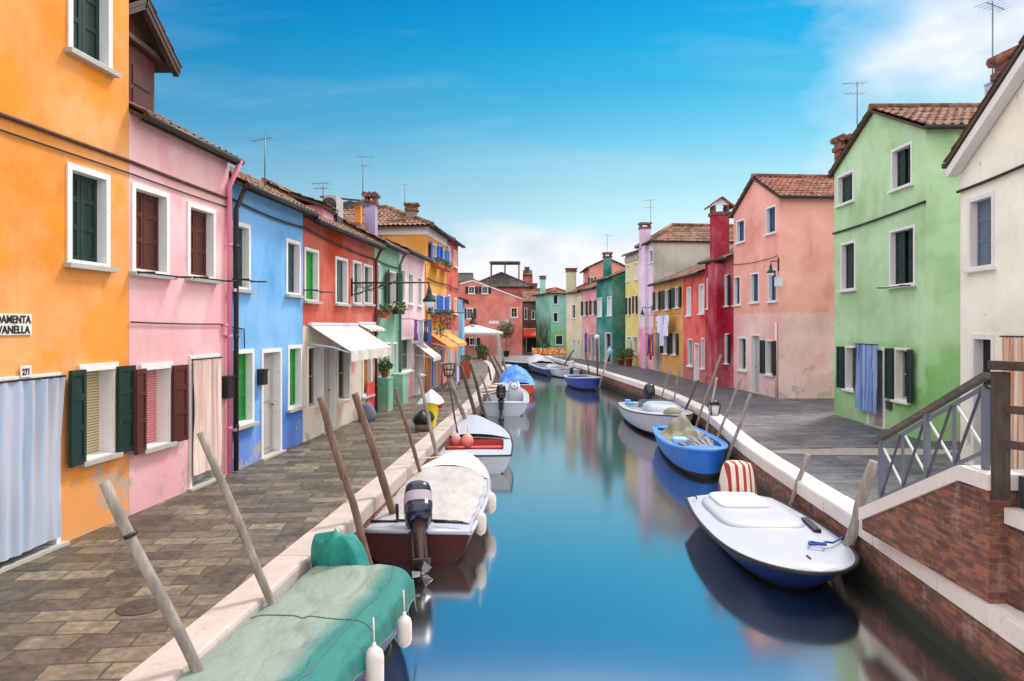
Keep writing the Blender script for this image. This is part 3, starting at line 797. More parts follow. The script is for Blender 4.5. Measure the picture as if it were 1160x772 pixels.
# closing view
HE = House('terracotta_house', 'dusty red gabled house closing the view with a pale satellite box', (0.92, 62.6), (-4.6, 62.0), 5.05, 8, 'R', plaster('plaster_dustyred', S(222, 122, 108, k), patch=S(212, 110, 96, k)), apex=1.6, ax=4.4, hB=6.35,
    holes_spec=[('open', 530.5, 538, 324.5, 333, paint('shutter_black_green', S(20, 34, 38)), dict(ang=4)), ('open', 545.5, 553, 324.5, 333, black, dict(ang=4)), ('open', 528.5, 536, 349.5, 361.5, black, dict(ang=4)),
                ('glass', 578.5, 586.5, 348.5, 360, black), ('open', 531.5, 540, 382.5, 391.5, black, dict(ang=4))])
mb = MB()
for a, b_ in ((0, HE.ax), (HE.ax, HE.Lw)):
    mb.bar(HE.fr(a, -4, HE.topz(a) + 0.09), HE.fr(b_, -4, HE.topz(b_) + 0.09), 8.2, 0.1, 1, V((0, 0, 1))); mb.bar(HE.fr(a, 0.05, HE.topz(a) - 0.0), HE.fr(b_, 0.05, HE.topz(b_) - 0.0), 0.08, 0.14, 0)
HE.part(mb, 'roof', [white, TILER])
HE2 = House('dark_roofed_house', 'red house with a dark hipped roof and rooftop drying frame', (2.0, 74), (-4.3, 74), 6.8, 7, 'R', plaster('plaster_brickred', S(190, 85, 80, k)), roof='hip', pitch=26, tile=TILED, gutter=False)
HE3 = House('brick_tower_house', 'narrow red house with brick chimneys behind the drying frame', (2.22, 76), (1.2, 76), 8.1, 4, 'R', plaster('plaster_brickred', S(190, 85, 80, k)), roof='canal', pitch=15, over=0.12, gutter=False)
HE3.chimney(597, 77, 0.42, 0.45, 8.0, 8.75, brickChim, 'slab')
HE3b = House('ochre_house', 'small brown house with stepped brick chimney beside the red tower', (3.0, 73), (2.05, 73), 5.9, 3.5, 'R', plaster('plaster_ochre', S(170, 95, 55, k)), roof='canal', pitch=18, over=0.12, gutter=False)
HE3b.chimney(605.5, 74, 0.5, 0.45, 5.8, 6.8, brickChim, 'slab')
HE4 = House('maroon_house', 'dark maroon house with an orange awning by the canal end', (2.86, 70.2), (1.05, 70.2), 5.1, 6, 'R', plaster('plaster_maroon', S(95, 42, 40, k)),
    holes_spec=[('closed', 594, 597.5, 349, 362, black), ('closed', 602, 606, 352, 362, black), ('opendoor', 596, 608, 380, 399, black)], roof='canal', pitch=20, gutter=False)
HE5 = House('far_pink_house', 'pinkish house with dark tiles peeking behind the terracotta gable', (-3.9, 68.5), (-8.5, 68.5), 6.9, 5, 'R', plaster('plaster_dustypink', S(195, 110, 115, k)), roof='canal', pitch=20, tile=TILED, gutter=False)

# ================================================================== HOUSES, RIGHT ROW
pl_teal = plaster('plaster_teal', S(8, 138, 132, k), patch=S(8, 120, 112, k))
pl_teal_shade = plaster('plaster_teal_shade', S(5, 118, 100, k))  # darker copy of the front's teal, shade of the side painted in
pl_tq = plaster('plaster_turquoise', S(140, 228, 212, k), low=S(130, 218, 150, k), zs=2.6, soft=0.5)
RT = House('turquoise_house', 'pale turquoise hipped house with green lower wall at the canal bend', (4.95, 64.35), (3.5, 64.0), 5.65, 5, 'R', pl_tq,
    holes_spec=[('closed', 626.6, 632.4, 334, 345, black), ('closed', 626.6, 632.4, 354, 365, black), ('closed', 629, 638, 380, 391, dkgreen)], roof='hip', pitch=24, tile=TILER, side_mat=plaster('plaster_turquoise_side', S(130, 220, 205, k), low=S(40, 140, 90, k), zs=3.0, soft=0.6))
RT.chimney(614.8, 66, 0.5, 0.5, 5.6, 7.0, pl_tq, 'slab')
RC = House('beige_house', 'narrow beige house with a big square chimney beside the turquoise house', (5.55, 56.2), (4.57, 59.4), 5.42, 6, 'R', plaster('plaster_beige', S(232, 218, 185, k), low=S(200, 224, 130, k), zs=1.3, soft=0.5),
    holes_spec=[('closed', 648, 652, 345, 361, black), ('door', 649, 652.5, 385, 405, whiteS), ('door', 654, 657, 385, 405, whiteS)], roof='canal', pitch=24, tile=TILER)
RC.chimney(647, 58.6, 0.8, 0.7, 5.3, 7.1, plaster('plaster_paleolive', S(205, 205, 165, k)), 'slab')
RP = House('faded_pink_house', 'faded pink house between the beige and teal houses', (6.37, 53.3), (5.55, 56.2), 5.55, 6, 'R', plaster('plaster_fadedpink', S(238, 165, 172, k)),
    holes_spec=[('open', 661, 664.5, 341, 358, black), ('open', 670.5, 674, 340, 357, black), ('opendoor', 661, 664.5, 378, 407, black), ('opendoor', 669, 673, 378, 408, black)], roof='canal', pitch=22, tile=TILER)
RTe = House('teal_house', 'deep teal house with white window frames and a wide bare side', (7.06, 49.5), (6.37, 53.3), 6.05, 5, 'R', pl_teal,
    holes_spec=[('closed', 677, 682, 337.5, 359, whiteS), ('closed', 688, 693, 336, 358, whiteS), ('opendoor', 685.5, 692.5, 377, 410, black), ('opendoor', 677, 679.5, 380, 408, black)], roof='canal', pitch=20, side_mat=pl_teal_shade)
RTe.chimney(688, 51.6, 0.55, 0.6, 5.9, 7.6, pl_teal, 'tile')
RS = House('coral_attic_house', 'coral upper storey with dark tiled gable behind the teal house', (9.3, 57.5), (6.3, 57.5), 7.4, 5, 'R', plaster('plaster_coral', S(235, 155, 140, k)), apex=0.7,
    holes_spec=[('open', 667.5, 673, 314, 331, black, dict(ang=5))], roof='gable', over=0.25)
RY = House('pale_yellow_house', 'pale yellow three storey house with dark open shutters and grey cornice', (8.2, 45.7), (7.77, 48.4), 7.45, 6, 'R', plaster('plaster_paleyellow', S(228, 212, 110, k)),
    holes_spec=[('closed', 710, 713.4, 300, 319, whiteS), ('closed', 718.6, 722.6, 297.5, 317, whiteS), ('open', 711, 713.6, 337, 357, black, dict(ang=4)), ('open', 718.5, 721.3, 335, 356, black, dict(ang=4)), ('opendoor', 710.5, 714.5, 381, 413, black), ('glass', 717.5, 722, 381, 402, black)], roof='canal', pitch=18, gutter=False)
mb = MB(); mb.box(0.01, RY.Lw - 0.01, 0.0, 0.07, 6.95, 7.3, 0, RY.fr); RY.part(mb, 'cornice', [greystone])
pl_lil = plaster('plaster_lilac', S(236, 215, 244, k), low=S(245, 160, 198, k), zs=2.55, soft=0.03)
RL = House('lilac_house', 'tall lilac house with pink lower storey and a long grey side wall', (8.48, 42.4), (8.2, 45.7), 7.75, 9, 'R', pl_lil,
    holes_spec=[('closed', 735.8, 740, 283, 298, navy)], roof='hip', pitch=33, over=0.2, side_mat=plaster('plaster_warmgrey', S(192, 190, 178, k)))
mb = MB(); mb.box(1.1, 1.9, 0.0, 0.22, 0, 7.6, 0, RL.fr); RL.part(mb, 'chimney_breast', [pl_lil])
RL.chimney(730.5, 44.3, 0.62, 0.5, 7.5, 8.7, plaster('plaster_lilac', S(1, 1, 1)), 'tile')
RO = House('amber_house', 'low amber house with dark shutters and washing across its front', (8.70, 35.9), (8.48, 42.4), 5.12, 6.5, 'R', plaster('plaster_amber', S(232, 168, 80, k), patch=S(215, 150, 55, k)),
    holes_spec=[('open', 743, 747, 330, 352, dkgreen, dict(ang=5)), ('open', 753.5, 758.5, 328, 351, dkgreen, dict(ang=5)), ('open', 765, 770, 325, 349, dkgreen, dict(ang=5)),
                ('opendoor', 742.5, 747, 375, 420, black), ('open', 752, 757, 378, 401, dkgreen, dict(ang=5)), ('open', 762.5, 767, 377, 402, dkgreen, dict(ang=5))], roof='canal', pitch=22)
RR = House('scarlet_house', 'low bright red house with white shutters beside the crimson house', (8.80, 32.2), (8.70, 35.9), 5.12, 6.5, 'R', plaster('plaster_brightred', S(235, 80, 68, k), low=S(200, 105, 95, k), zs=0.7, soft=0.3),
    holes_spec=[('closed', 778, 783, 325.5, 358, whiteS), ('closed', 792, 798, 322, 356, whiteS), ('closed', 779.5, 784.5, 384, 415, greyS), ('door', 786.5, 792, 389, 434, whiteS), ('closed', 794.5, 799, 383, 418, greyS)], roof='canal', pitch=22)
pl_cr = plaster('plaster_crimson', S(182, 22, 62, k), patch=S(165, 18, 52, k), low=S(200, 60, 95, k), zs=0.7, soft=0.5)
RK = House('crimson_house', 'crimson house with a tall outside chimney rising from the pavement', (9.32, 29.7), (8.80, 32.2), 5.55, 6.5, 'R', pl_cr,
    holes_spec=[('closed', 801, 807, 315, 350, black), ('open', 821, 826, 311, 347, black, dict(ang=6)), ('open', 821, 826, 378, 412, black, dict(ang=6))], roof='canal', pitch=22)
a0, _ = RK.at(815.5); mb = MB(); mb.box(a0 - 0.45, a0 + 0.35, 0.0, 0.38, 0, 5.3, 0, RK.fr); RK.part(mb, 'chimney_breast', [pl_cr])
RK.chimney(815, 31.0, 0.68, 0.6, 5.2, 7.45, pl_cr, 'gable')
pl_sal = plaster('plaster_salmon', S(255, 176, 160, k), low=S(250, 206, 204, k), zs=3.1, soft=0.03, patch=S(248, 178, 168, k))
RSa = House('salmon_house', 'salmon house with tiled gable and paler lower half', (9.62, 25.4), (9.32, 29.7), 7.28, 8, 'R', pl_sal, apex=1.08,
    holes_spec=[('closed', 834.5, 844, 249, 275, navy), ('closed', 868, 879.5, 233.5, 265, navy), ('closed', 831.8, 839, 313, 346, navy), ('closed', 850.5, 860, 309, 343, navy), ('closed', 870.5, 880.3, 305, 342, navy),
                ('glass', 836.5, 846, 382, 420, black), ('door', 851, 861.8, 379, 446, greyW), ('open', 867.5, 877, 385, 425, black, dict(ang=5))], roof='gable', over=0.18, tile=TILER, seg=6)
mb = MB(); mb.tube([RSa.fr(.16, .05, 2.75), RSa.fr(.16, .05, .03)], .045, 8); RSa.part(mb, 'downpipe', [paint('salmon_pipe', S(225, 200, 200), 0.5, 0.1)])
pl_rg = plaster('plaster_palegreen', S(182, 228, 176, k), low=S(146, 214, 130, k), zs=2.15, soft=0.12, patch=S(190, 230, 184, k))
RG = House('pale_green_house', 'pale green gabled house with a striped blue door curtain', (9.38, 16.0), (9.49, 20.8), 7.1, 4.6, 'R', pl_rg, apex=1.1,
    holes_spec=[('closed', 949, 967.5, 196, 231, dkgreen), ('closed', 1010, 1034, 165, 213, dkgreen, dict(gap=.07)), ('closed', 953, 969.5, 274, 329, dkgreen),
                ('closed', 1008, 1037, 258, 324, dkgreen, dict(gap=.10)), ('open', 958, 970, 392, 442, dkgreen), ('door', 983, 1003, 393, 479, greyW, dict(fw=0.09)), ('open', 1014, 1031, 394, 455, dkgreen)], roof='gable', over=0.15, ridge_over=0.12)
RG.chimney(957, 20.6, 0.42, 0.42, 6.9, 7.72, brickChim, 'tile')
RCr = House('cream_house', 'cream house with white eaves boards above the bridge steps', (7.304 + .09375 * 8.0, 8.0), (8.57, 13.5), 5.72, 8, 'R', plaster('plaster_cream', S(255, 253, 240, .95), patch=S(250, 245, 226, .95)), apex=1.6,
    holes_spec=[('closed', 1097.5, 1127, 221, 305, navy and paint('shutter_bluegrey', S(95, 110, 130), 0.5, 0.2)), ('opendoor', 1101, 1127, 379, 530, black, dict(fw=0.09))], roof='gable', over=0.1, ridge_over=0.25)
mb = MB()
for x, y in ((-0.2, RCr.Lw / 2), (RCr.Lw / 2, RCr.Lw + 0.08)):
    p1 = math.atan2(1.6, RCr.Lw / 2)
    za = RCr.h + 1.6 - abs(x - RCr.Lw / 2) * math.tan(p1) ; zb = RCr.h + 1.6 - abs(y - RCr.Lw / 2) * math.tan(p1)
    mb.bar(RCr.fr(x, 0.12, za - 0.14), RCr.fr(y, 0.12, zb - 0.14), 0.2, 0.16, 0)
RCr.part(mb, 'eaves_board', [white])
RCr.chimney(1150, 12.3, 0.42, 0.42, 5.9, 6.95, plaster('plaster_chimneygreen', S(120, 195, 140, k)), 'tile')

# ================================================================== CAMERA, LIGHT, SKY
cam = bpy.data.cameras.new('camera'); co = bpy.data.objects.new('camera', cam); C.objects.link(co)
co.location = (0, 0, CH); co.rotation_euler = (math.radians(90), 0, 0)
cam.sensor_width = 36; cam.lens = F / 1160 * 36; cam.shift_y = -16 / 1160; cam.clip_end = 5000; cam.clip_start = 0.05
bpy.context.scene.camera = co
SUN_EL, SUN_AZ = 52.0, 42.0        # azimuth from +Y towards +X
sun = bpy.data.lights.new('sun', 'SUN'); so_ = bpy.data.objects.new('sun', sun); C.objects.link(so_)
sun.energy = 1.5; sun.angle = math.radians(11); sun.color = (1.0, 0.93, 0.83)
e, a = math.radians(SUN_EL), math.radians(SUN_AZ)
sd = V((math.sin(a) * math.cos(e), math.cos(a) * math.cos(e), math.sin(e)))
so_.rotation_euler = sd.to_track_quat('Z', 'Y').to_euler(); so_.location = (20, 10, 40)
w = bpy.data.worlds.new('World'); bpy.context.scene.world = w; w.use_nodes = True
nt = w.node_tree; bg = nt.nodes['Background']
sky = N(nt, 'ShaderNodeTexSky', sky_type='NISHITA'); sky.sun_disc = False; sky.sun_elevation = e; sky.sun_rotation = a
sky.air_density = 1.0; sky.dust_density = 0.5; sky.ozone_density = 2.0
d = N(nt, 'ShaderNodeTexCoord').outputs['Generated']
sx = N(nt, 'ShaderNodeSeparateXYZ'); L(nt, d, sx.inputs[0])
zz = mathn(nt, 'MULTIPLY', sx.outputs[2], 1.0, True)
tint = ramp(nt, zz, [(0.0, (0.50, 0.58, 0.85, 1)), (0.087, (0.57, 0.55, 0.55, 1)), (0.148, (0.60, 0.635, 0.535, 1)), (0.208, (0.44, 0.615, 0.525, 1)), (0.265, (0.22, 0.56, 0.535, 1)), (0.32, (0.085, 0.51, 0.54, 1)), (0.371, (0.03, 0.47, 0.55, 1)), (0.43, (0.012, 0.40, 0.54, 1)), (0.8, (0.6, 0.8, 1.0, 1))])
col = mixc(nt, 1.0, sky.outputs[0], tint, 'MULTIPLY')
dk = N(nt, 'ShaderNodeMapRange'); L(nt, sx.outputs[0], dk.inputs[0]); dk.inputs[1].default_value = 0.1; dk.inputs[2].default_value = -0.5; dk.inputs[3].default_value = 0; dk.inputs[4].default_value = 0.55
col = mixc(nt, dk.outputs[0], col, mixc(nt, 1.0, col, (0.45, 0.66, 0.9, 1), 'MULTIPLY'))
# clouds on a flat layer: direction divided by height
den = mathn(nt, 'ADD', sx.outputs[2], 0.16)
cxy = N(nt, 'ShaderNodeCombineXYZ')
L(nt, mathn(nt, 'DIVIDE', sx.outputs[0], den), cxy.inputs[0]); L(nt, mathn(nt, 'DIVIDE', sx.outputs[1], den), cxy.inputs[1])
c1 = noise_tex(nt, mapping(nt, cxy.outputs[0], (1.0, 1.0, 1), (0, 0, 0), (3.1, 1.7, 0)), 1.1, 7, 0.55)
bank = noise_tex(nt, mapping(nt, d, (1, 1, 2.2), (0, 0, 0), (2.0, 0.4, 0.3)), 3.2, 7, 0.5)
UNSEEN_CLOUD = (8.0, 7.8, 7.7, 1)  # out-of-frame cloud, brighter than the visible ones to light the scene
shade = noise_tex(nt, mapping(nt, d, (1, 1, 1.8), (0, 0, 0), (5.0, 1.4, 2.3)), 6.0, 6, 0.55)
CLV = mixc(nt, ramp(nt, shade, [(0.35, K1), (0.65, W1)]), (3.1, 3.3, 3.75, 1), (4.9, 4.85, 4.95, 1))
wisp = noise_tex(nt, mapping(nt, cxy.outputs[0], (0.5, 1.6, 1), (0, 0, 0.5), (1.0, 4.0, 0)), 1.6, 7, 0.55)
col = mixc(nt, mathn(nt, 'MULTIPLY', ramp(nt, wisp, [(0.5, K1), (0.78, W1)]), 0.25), col, (3.0, 3.9, 4.3, 1))
# low bank near the horizon
lowm = N(nt, 'ShaderNodeMapRange'); L(nt, mathn(nt, 'ADD', sx.outputs[2], mathn(nt, 'MULTIPLY', bank, -0.25)), lowm.inputs[0])
lowm.inputs[1].default_value = -0.045; lowm.inputs[2].default_value = 0.0; lowm.inputs[3].default_value = 1; lowm.inputs[4].default_value = 0
col = mixc(nt, mathn(nt, 'MULTIPLY', lowm.outputs[0], 0.9), col, CLV)
# cloud over the right-hand side and overhead cover
rt = mathn(nt, 'ADD', mathn(nt, 'MULTIPLY', sx.outputs[0], 1.6), mathn(nt, 'MULTIPLY', sx.outputs[2], 0.1))
rm = N(nt, 'ShaderNodeMapRange'); L(nt, mathn(nt, 'ADD', rt, mathn(nt, 'MULTIPLY', mathn(nt, 'SUBTRACT', bank, 0.5), 1.2)), rm.inputs[0])
rm.inputs[1].default_value = 0.56; rm.inputs[2].default_value = 0.95
col = mixc(nt, mathn(nt, 'MULTIPLY', rm.outputs[0], 0.93), col, CLV)
up = N(nt, 'ShaderNodeMapRange'); L(nt, sx.outputs[2], up.inputs[0]); up.inputs[1].default_value = 0.43; up.inputs[2].default_value = 0.60
up.inputs[3].default_value = 0; up.inputs[4].default_value = 1
ov = mathn(nt, 'MULTIPLY', up.outputs[0], ramp(nt, c1, [(0.2, (.55,) * 3), (0.5, W1)]))
col = mixc(nt, ov, col, UNSEEN_CLOUD)
back_fill = N(nt, 'ShaderNodeMapRange'); L(nt, mathn(nt, 'ADD', sx.outputs[1], mathn(nt, 'MULTIPLY', c1, 0.3)), back_fill.inputs[0])  # unseen cloud added behind the camera to brighten camera-facing walls
back_fill.inputs[1].default_value = 0.1; back_fill.inputs[2].default_value = -0.5; back_fill.inputs[3].default_value = 0; back_fill.inputs[4].default_value = 0.9
col = mixc(nt, back_fill.outputs[0], col, UNSEEN_CLOUD)
side_fill = N(nt, 'ShaderNodeMapRange'); L(nt, mathn(nt, 'ABSOLUTE', sx.outputs[0]), side_fill.inputs[0])  # unseen cloud added beyond both frame sides as fill for the facades
side_fill.inputs[1].default_value = 0.64; side_fill.inputs[2].default_value = 0.82; side_fill.inputs[3].default_value = 0; side_fill.inputs[4].default_value = 0.85
col = mixc(nt, side_fill.outputs[0], col, UNSEEN_CLOUD)
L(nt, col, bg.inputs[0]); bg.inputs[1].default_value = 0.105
sc = bpy.context.scene
sc.view_settings.view_transform = 'Standard'; sc.view_settings.look = 'None'; sc.view_settings.exposure = 1.12; sc.view_settings.gamma = 1.0
sc.cycles.max_bounces = 6; sc.cycles.use_denoising = True

# ================================================================== BOATS
def superring(hx, hy, z, n=16, e=3.5, xo=0.0, yo=0.0):
    out = []
    for k in range(n):
        t = 2 * math.pi * (k + 0.5) / n; c, s_ = math.cos(t), math.sin(t)
        out.append(V((xo + hx * math.copysign(abs(c) ** (2 / e), c), yo + hy * math.copysign(abs(s_) ** (2 / e), s_), z)))
    return out

def loft(mb, rings, mi=0, cap=True, smooth=True):
    n = len(rings[0]); vs = [p for r in rings for p in r]
    fs = [(i * n + k, i * n + (k + 1) % n, (i + 1) * n + (k + 1) % n, (i + 1) * n + k) for i in range(len(rings) - 1) for k in range(n)]
    mb.add(vs, fs, mi, smooth)
    if cap:
        o = len(mb.v) - len(vs)
        mb.f += [[o + k for k in range(n)][::-1], [o + (len(rings) - 1) * n + k for k in range(n)]]; mb.m += [mi, mi]; mb.sm += [False, False]

class Boat:
    def __init__(s, name, label, stern, bow, B, fbs, fbb, hullm, bottom, group=None, sr=0.8, sm=0.4, p=2.2, q=0.75, rake=0.35, draft=0.14, rail=None, rail_r=0.025, flare=0.22, stripe=None):
        st, bw = V((stern[0], stern[1], 0)), V((bow[0], bow[1], 0))
        s.L = (bw - st).length; s.B = B; s.fbs, s.fbb = fbs, fbb; s.sr, s.sm, s.p, s.q, s.rake, s.draft, s.flare = sr, sm, p, q, rake, draft, flare
        d = bw - st
        s.root = thing(name, label, 'boat', (st.x, st.y, WZ), math.atan2(d.y, d.x), group)
        s.n = 28
        mb = MB(); rings = []
        fs = [0, 0.07, 0.2, 0.36, 0.52, 0.68, 0.8, 0.92, 1.0]
        for i in range(s.n + 1):
            t = 1 - (1 - i / s.n) ** 1.5
            pts = [s.sec(t, f, 1) for f in fs] + [s.sec(t, f, -1) for f in fs[::-1][1:]]
            rings.append(pts)
        m_ = len(rings[0])
        for i in range(s.n):
            for k_ in range(m_ - 1):
                f = fs[k_] if k_ < len(fs) - 1 else fs[m_ - 2 - k_]
                mi = 1 if f >= 0.66 else (2 if stripe and f < 0.06 else 0)
                o = len(mb.v)
                mb.add([rings[i][k_], rings[i][k_ + 1], rings[i + 1][k_ + 1], rings[i + 1][k_]], [(0, 1, 2, 3)], mi, True)
        mb.poly(rings[0], 0)
        mats = [hullm, bottom] + ([stripe] if stripe else [])
        s.hull = s.part(mb, 'hull', mats)
        # merge vertices so the shading is smooth
        import bmesh
        bm = bmesh.new(); bm.from_mesh(s.hull.data); bmesh.ops.remove_doubles(bm, verts=bm.verts, dist=0.0006); bm.to_mesh(s.hull.data); bm.free()
        if rail:
            mb = MB()
            left = [s.gun(1 - (1 - i / s.n) ** 1.5, 1) for i in range(s.n + 1)]; right = [s.gun(1 - (1 - i / s.n) ** 1.5, -1) for i in range(s.n + 1)]
            mb.tube(left + right[::-1][1:], rail_r, 7); mb.tube([left[0], right[0]], rail_r, 7)
            s.part(mb, 'rub_rail', [rail])
    def part(s, mb, name, mats, parent=None, label=None):
        return mb.build(name, mats, parent or s.root, None, label)
    def hb(s, t):
        if t < s.sm: return s.B / 2 * (s.sr + (1 - s.sr) * math.sin(math.pi / 2 * t / s.sm))
        return s.B / 2 * max(0.0, 1 - ((t - s.sm) / (1 - s.sm)) ** s.p) ** s.q
    def zs(s, t): return s.fbs + (s.fbb - s.fbs) * t * t
    def sec(s, t, f, sg):
        h, z = s.hb(t), s.zs(t)
        y = h * (1 - s.flare * f) * max(0.0, 1 - f ** 5) ** 0.6
        return V((t * s.L - s.rake * f * t ** 3, sg * y, z - f * (z + s.draft)))
    def gun(s, t, sg, inset=0.0, dz=0.0):
        return V((t * s.L, sg * max(0.0, s.hb(t) - inset), s.zs(t) + dz))
    def deck(s, mat, t0=0.0, t1=1.0, camber=0.05, dz=0.0, name='deck', nv=8, nu=18):
        mb = MB()
        def fn(u, v):
            t = t0 + (t1 - t0) * (1 - (1 - u) ** 1.4 if t1 > 0.95 else u); w = 2 * v - 1
            return V((t * s.L, w * max(0, s.hb(t) - 0.008), s.zs(t) + dz + camber * (1 - w * w) * min(1, s.hb(t) * 2.5)))
        mb.grid(fn, nu, nv); return s.part(mb, name, [mat])
    def open(s, t0, t1, deckm, inm, floorm, rim=0.14, fl=0.06, benches=(), benchm=None):
        s.deck(deckm, t1, 1.0, 0.05, 0.0, 'foredeck')
        if t0 > 0.01: s.deck(deckm, 0.0, t0, 0.02, 0.0, 'aft_deck')
        sides = {1: MB(), -1: MB()}; lb = MB(); n = 14
        ts = [t0 + (t1 - t0) * i / n for i in range(n + 1)]
        for a, b_ in zip(ts, ts[1:]):
            for sg in (1, -1):
                sides[sg].quad(s.gun(a, sg, .008), s.gun(b_, sg, .008), s.gun(b_, sg, rim, .012), s.gun(a, sg, rim, .012))
                A, B_ = s.gun(a, sg, rim, .012), s.gun(b_, sg, rim, .012)
                C_, D_ = V((a * s.L, sg * max(0, s.hb(a) - rim) * .85, fl)), V((b_ * s.L, sg * max(0, s.hb(b_) - rim) * .85, fl))
                lb.quad(A, B_, D_, C_)
            lb.quad(V((a * s.L, max(0, s.hb(a) - rim) * .85, fl)), V((b_ * s.L, max(0, s.hb(b_) - rim) * .85, fl)), V((b_ * s.L, -max(0, s.hb(b_) - rim) * .85, fl)), V((a * s.L, -max(0, s.hb(a) - rim) * .85, fl)), 1)
        for t in (t0, t1):
            h = max(0, s.hb(t) - rim); z = s.zs(t) + .012
            lb.quad(V((t * s.L, h, z)), V((t * s.L, -h, z)), V((t * s.L, -h * .85, fl)), V((t * s.L, h * .85, fl)))
        s.part(sides[1], 'side_deck', [deckm]); s.part(sides[-1], 'side_deck', [deckm]); s.part(lb, 'cockpit', [inm, floorm])
        for t in benches:
            h = s.hb(t) - rim - 0.01
            bb = MB(); bb.box(t * s.L - .14, t * s.L + .14, -h, h, s.zs(t) - .14, s.zs(t) - .10); s.part(bb, 'bench', [benchm or inm])
    def cover(s, mat, t0, t1, Hf, drop=0.12, wr=0.02, name='cover', over=1.03, e=2.6, seed=0, nu=36, nv=26, sag=None, seams=None, seam_m=None):
        mb = MB()
        def fn(u, v):
            uu = u; t = t0 + (t1 - t0) * uu
            w = (2 * v - 1) * 1.16
            edge = max(0.0, abs(w) - 1) / 0.16
            wc = max(-1, min(1, w)); hbv = max(0.02, s.hb(t)) * over + 0.015
            end = min(1.0, min(uu, 1 - uu) * 9)
            z = s.zs(t) + 0.03 + Hf(uu) * max(0.0, 1 - abs(wc) ** e)
            pt = V((t * s.L, wc * hbv, z))
            k_ = noise.noise(V((pt.x * 2.3 + seed, pt.y * 3.1, seed * 1.7))) + 0.5 * noise.noise(V((pt.x * 6 + seed, pt.y * 5 + (pt.x * 2), 3.3)))
            pt.z += wr * k_
            if abs(w) <= 1 and wr > 0: pt.z -= wr * 1.3 * max(0, 1 - abs(noise.noise(V((pt.x * 1.1 + seed, pt.y * 1.6 + 0.4 * pt.x, seed)))) * 9)
            if edge > 0:
                pt.z -= edge * drop * (1 + 0.25 * noise.noise(V((pt.x * 3 + seed, wc, 7)))); pt.y += math.copysign(edge * 0.012 + 0.012 * math.sin(pt.x * 11 + seed), wc)
            if uu in (0.0, 1.0): pt.z -= drop * 0.8; pt.x += (0.02 if uu else -0.02)
            return pt
        mb.grid(fn, nu, nv); ob = s.part(mb, name, [mat])
        if seams:
            sb = MB()
            for uu in seams: sb.tube([fn(uu, i / 60) + V((0, 0, .004)) for i in range(61)], .007, 5)
            for vv in (0.80,): sb.tube([fn(i / 80, vv) + V((0, 0, .004)) for i in range(2, 79)], .006, 5)
            for vv in (0.0, 1.0): sb.tube([fn(i / 80, vv) for i in range(81)], .010, 5)
            for i in range(1, 14):   # tie cords below the hem
                for vv in (0.0, 1.0):
                    p = fn(i / 14, vv); sb.tube([p, p + V((.02, .015 if vv else -.015, -.10)), p + V((.05, 0, -.16))], .005, 4)
            s.part(sb, 'seam', [seam_m], ob)
        return ob
    def outboard(s, x, y, z, tilt, sc_, cowlm, legm, label=None, turn=0.0, covered=None, stripe=None):
        M = Matrix.Translation((x, y, z)) @ Matrix.Rotation(turn, 4, 'Z') @ Matrix.Rotation(tilt, 4, 'Y') @ Matrix.Scale(sc_, 4)
        mb = MB()
        prof = [(0.12, .15, .11, -.10), (0.16, .22, .155, -.11), (0.30, .25, .17, -.13), (0.42, .25, .17, -.14), (0.54, .22, .15, -.14), (0.60, .15, .10, -.13), (0.615, .07, .05, -.12)]
        rings = [superring(hx, hy, zz, 20, 3.2, xo) for zz, hx, hy, xo in prof]
        loft(mb, rings[:3], 1 if stripe else 0, True); loft(mb, rings[2:4], 2 if stripe else 0, False); loft(mb, rings[3:], 0, True)
        o = s.part(mb.xf(M), 'outboard_motor', [cowlm, cowlm, stripe or cowlm], None, label)
        lb = MB()
        loft(lb, [superring(.13, .085, .13, 14, 3, -.1), superring(.10, .06, -.05, 14, 3, -.1), superring(.08, .04, -.35, 14, 2.5, -.1), superring(.09, .03, -.55, 14, 2.2, -.11), superring(.11, .02, -.72, 14, 2.2, -.12)])
        lb.lathe([(0.0, -.18), (.04, -.14), (.055, 0), (.05, .16), (.0, .2)], (0, 0, 0), 12)
        nl = 12 * 5
        for i in range(len(lb.v) - nl, len(lb.v)):
            p_ = lb.v[i]; lb.v[i] = V((p_.z - .14, p_.y, p_.x - .58))
        lb.box(-.30, .05, -.10, .10, -.40, -.385)
        s.part(lb.xf(M), 'leg', [legm], o)
        pb = MB()
        for k_ in range(3):
            t = 2 * math.pi * k_ / 3
            c, s_ = math.cos(t), math.sin(t)
            r = lambda a, b_, x_: V((x_, a * c - b_ * s_, a * s_ + b_ * c - .58))
            pb.hexa([r(.03, -.03, -.34), r(.12, -.05, -.36), r(.12, .05, -.31), r(.03, .03, -.33), r(.03, -.03, -.33), r(.12, -.05, -.35), r(.12, .05, -.30), r(.03, .03, -.32)])
        pb.tube([(-.36, 0, -.58), (-.28, 0, -.58)], [.02, .035], 10)
        s.part(pb.xf(M), 'propeller', [alu], o)
        bb = MB(); bb.box(-.02, .12, -.09, -.06, -.25, .1); bb.box(-.02, .12, .06, .09, -.25, .1); bb.tube([(0.02, -.12, .06), (.02, .12, .06)], .025, 8)
        bb.tube([(0.05, .0, .12), (.42, .05, .2)], [.025, .018], 8)
        s.part(bb.xf(M), 'bracket', [legm], o)
        return o

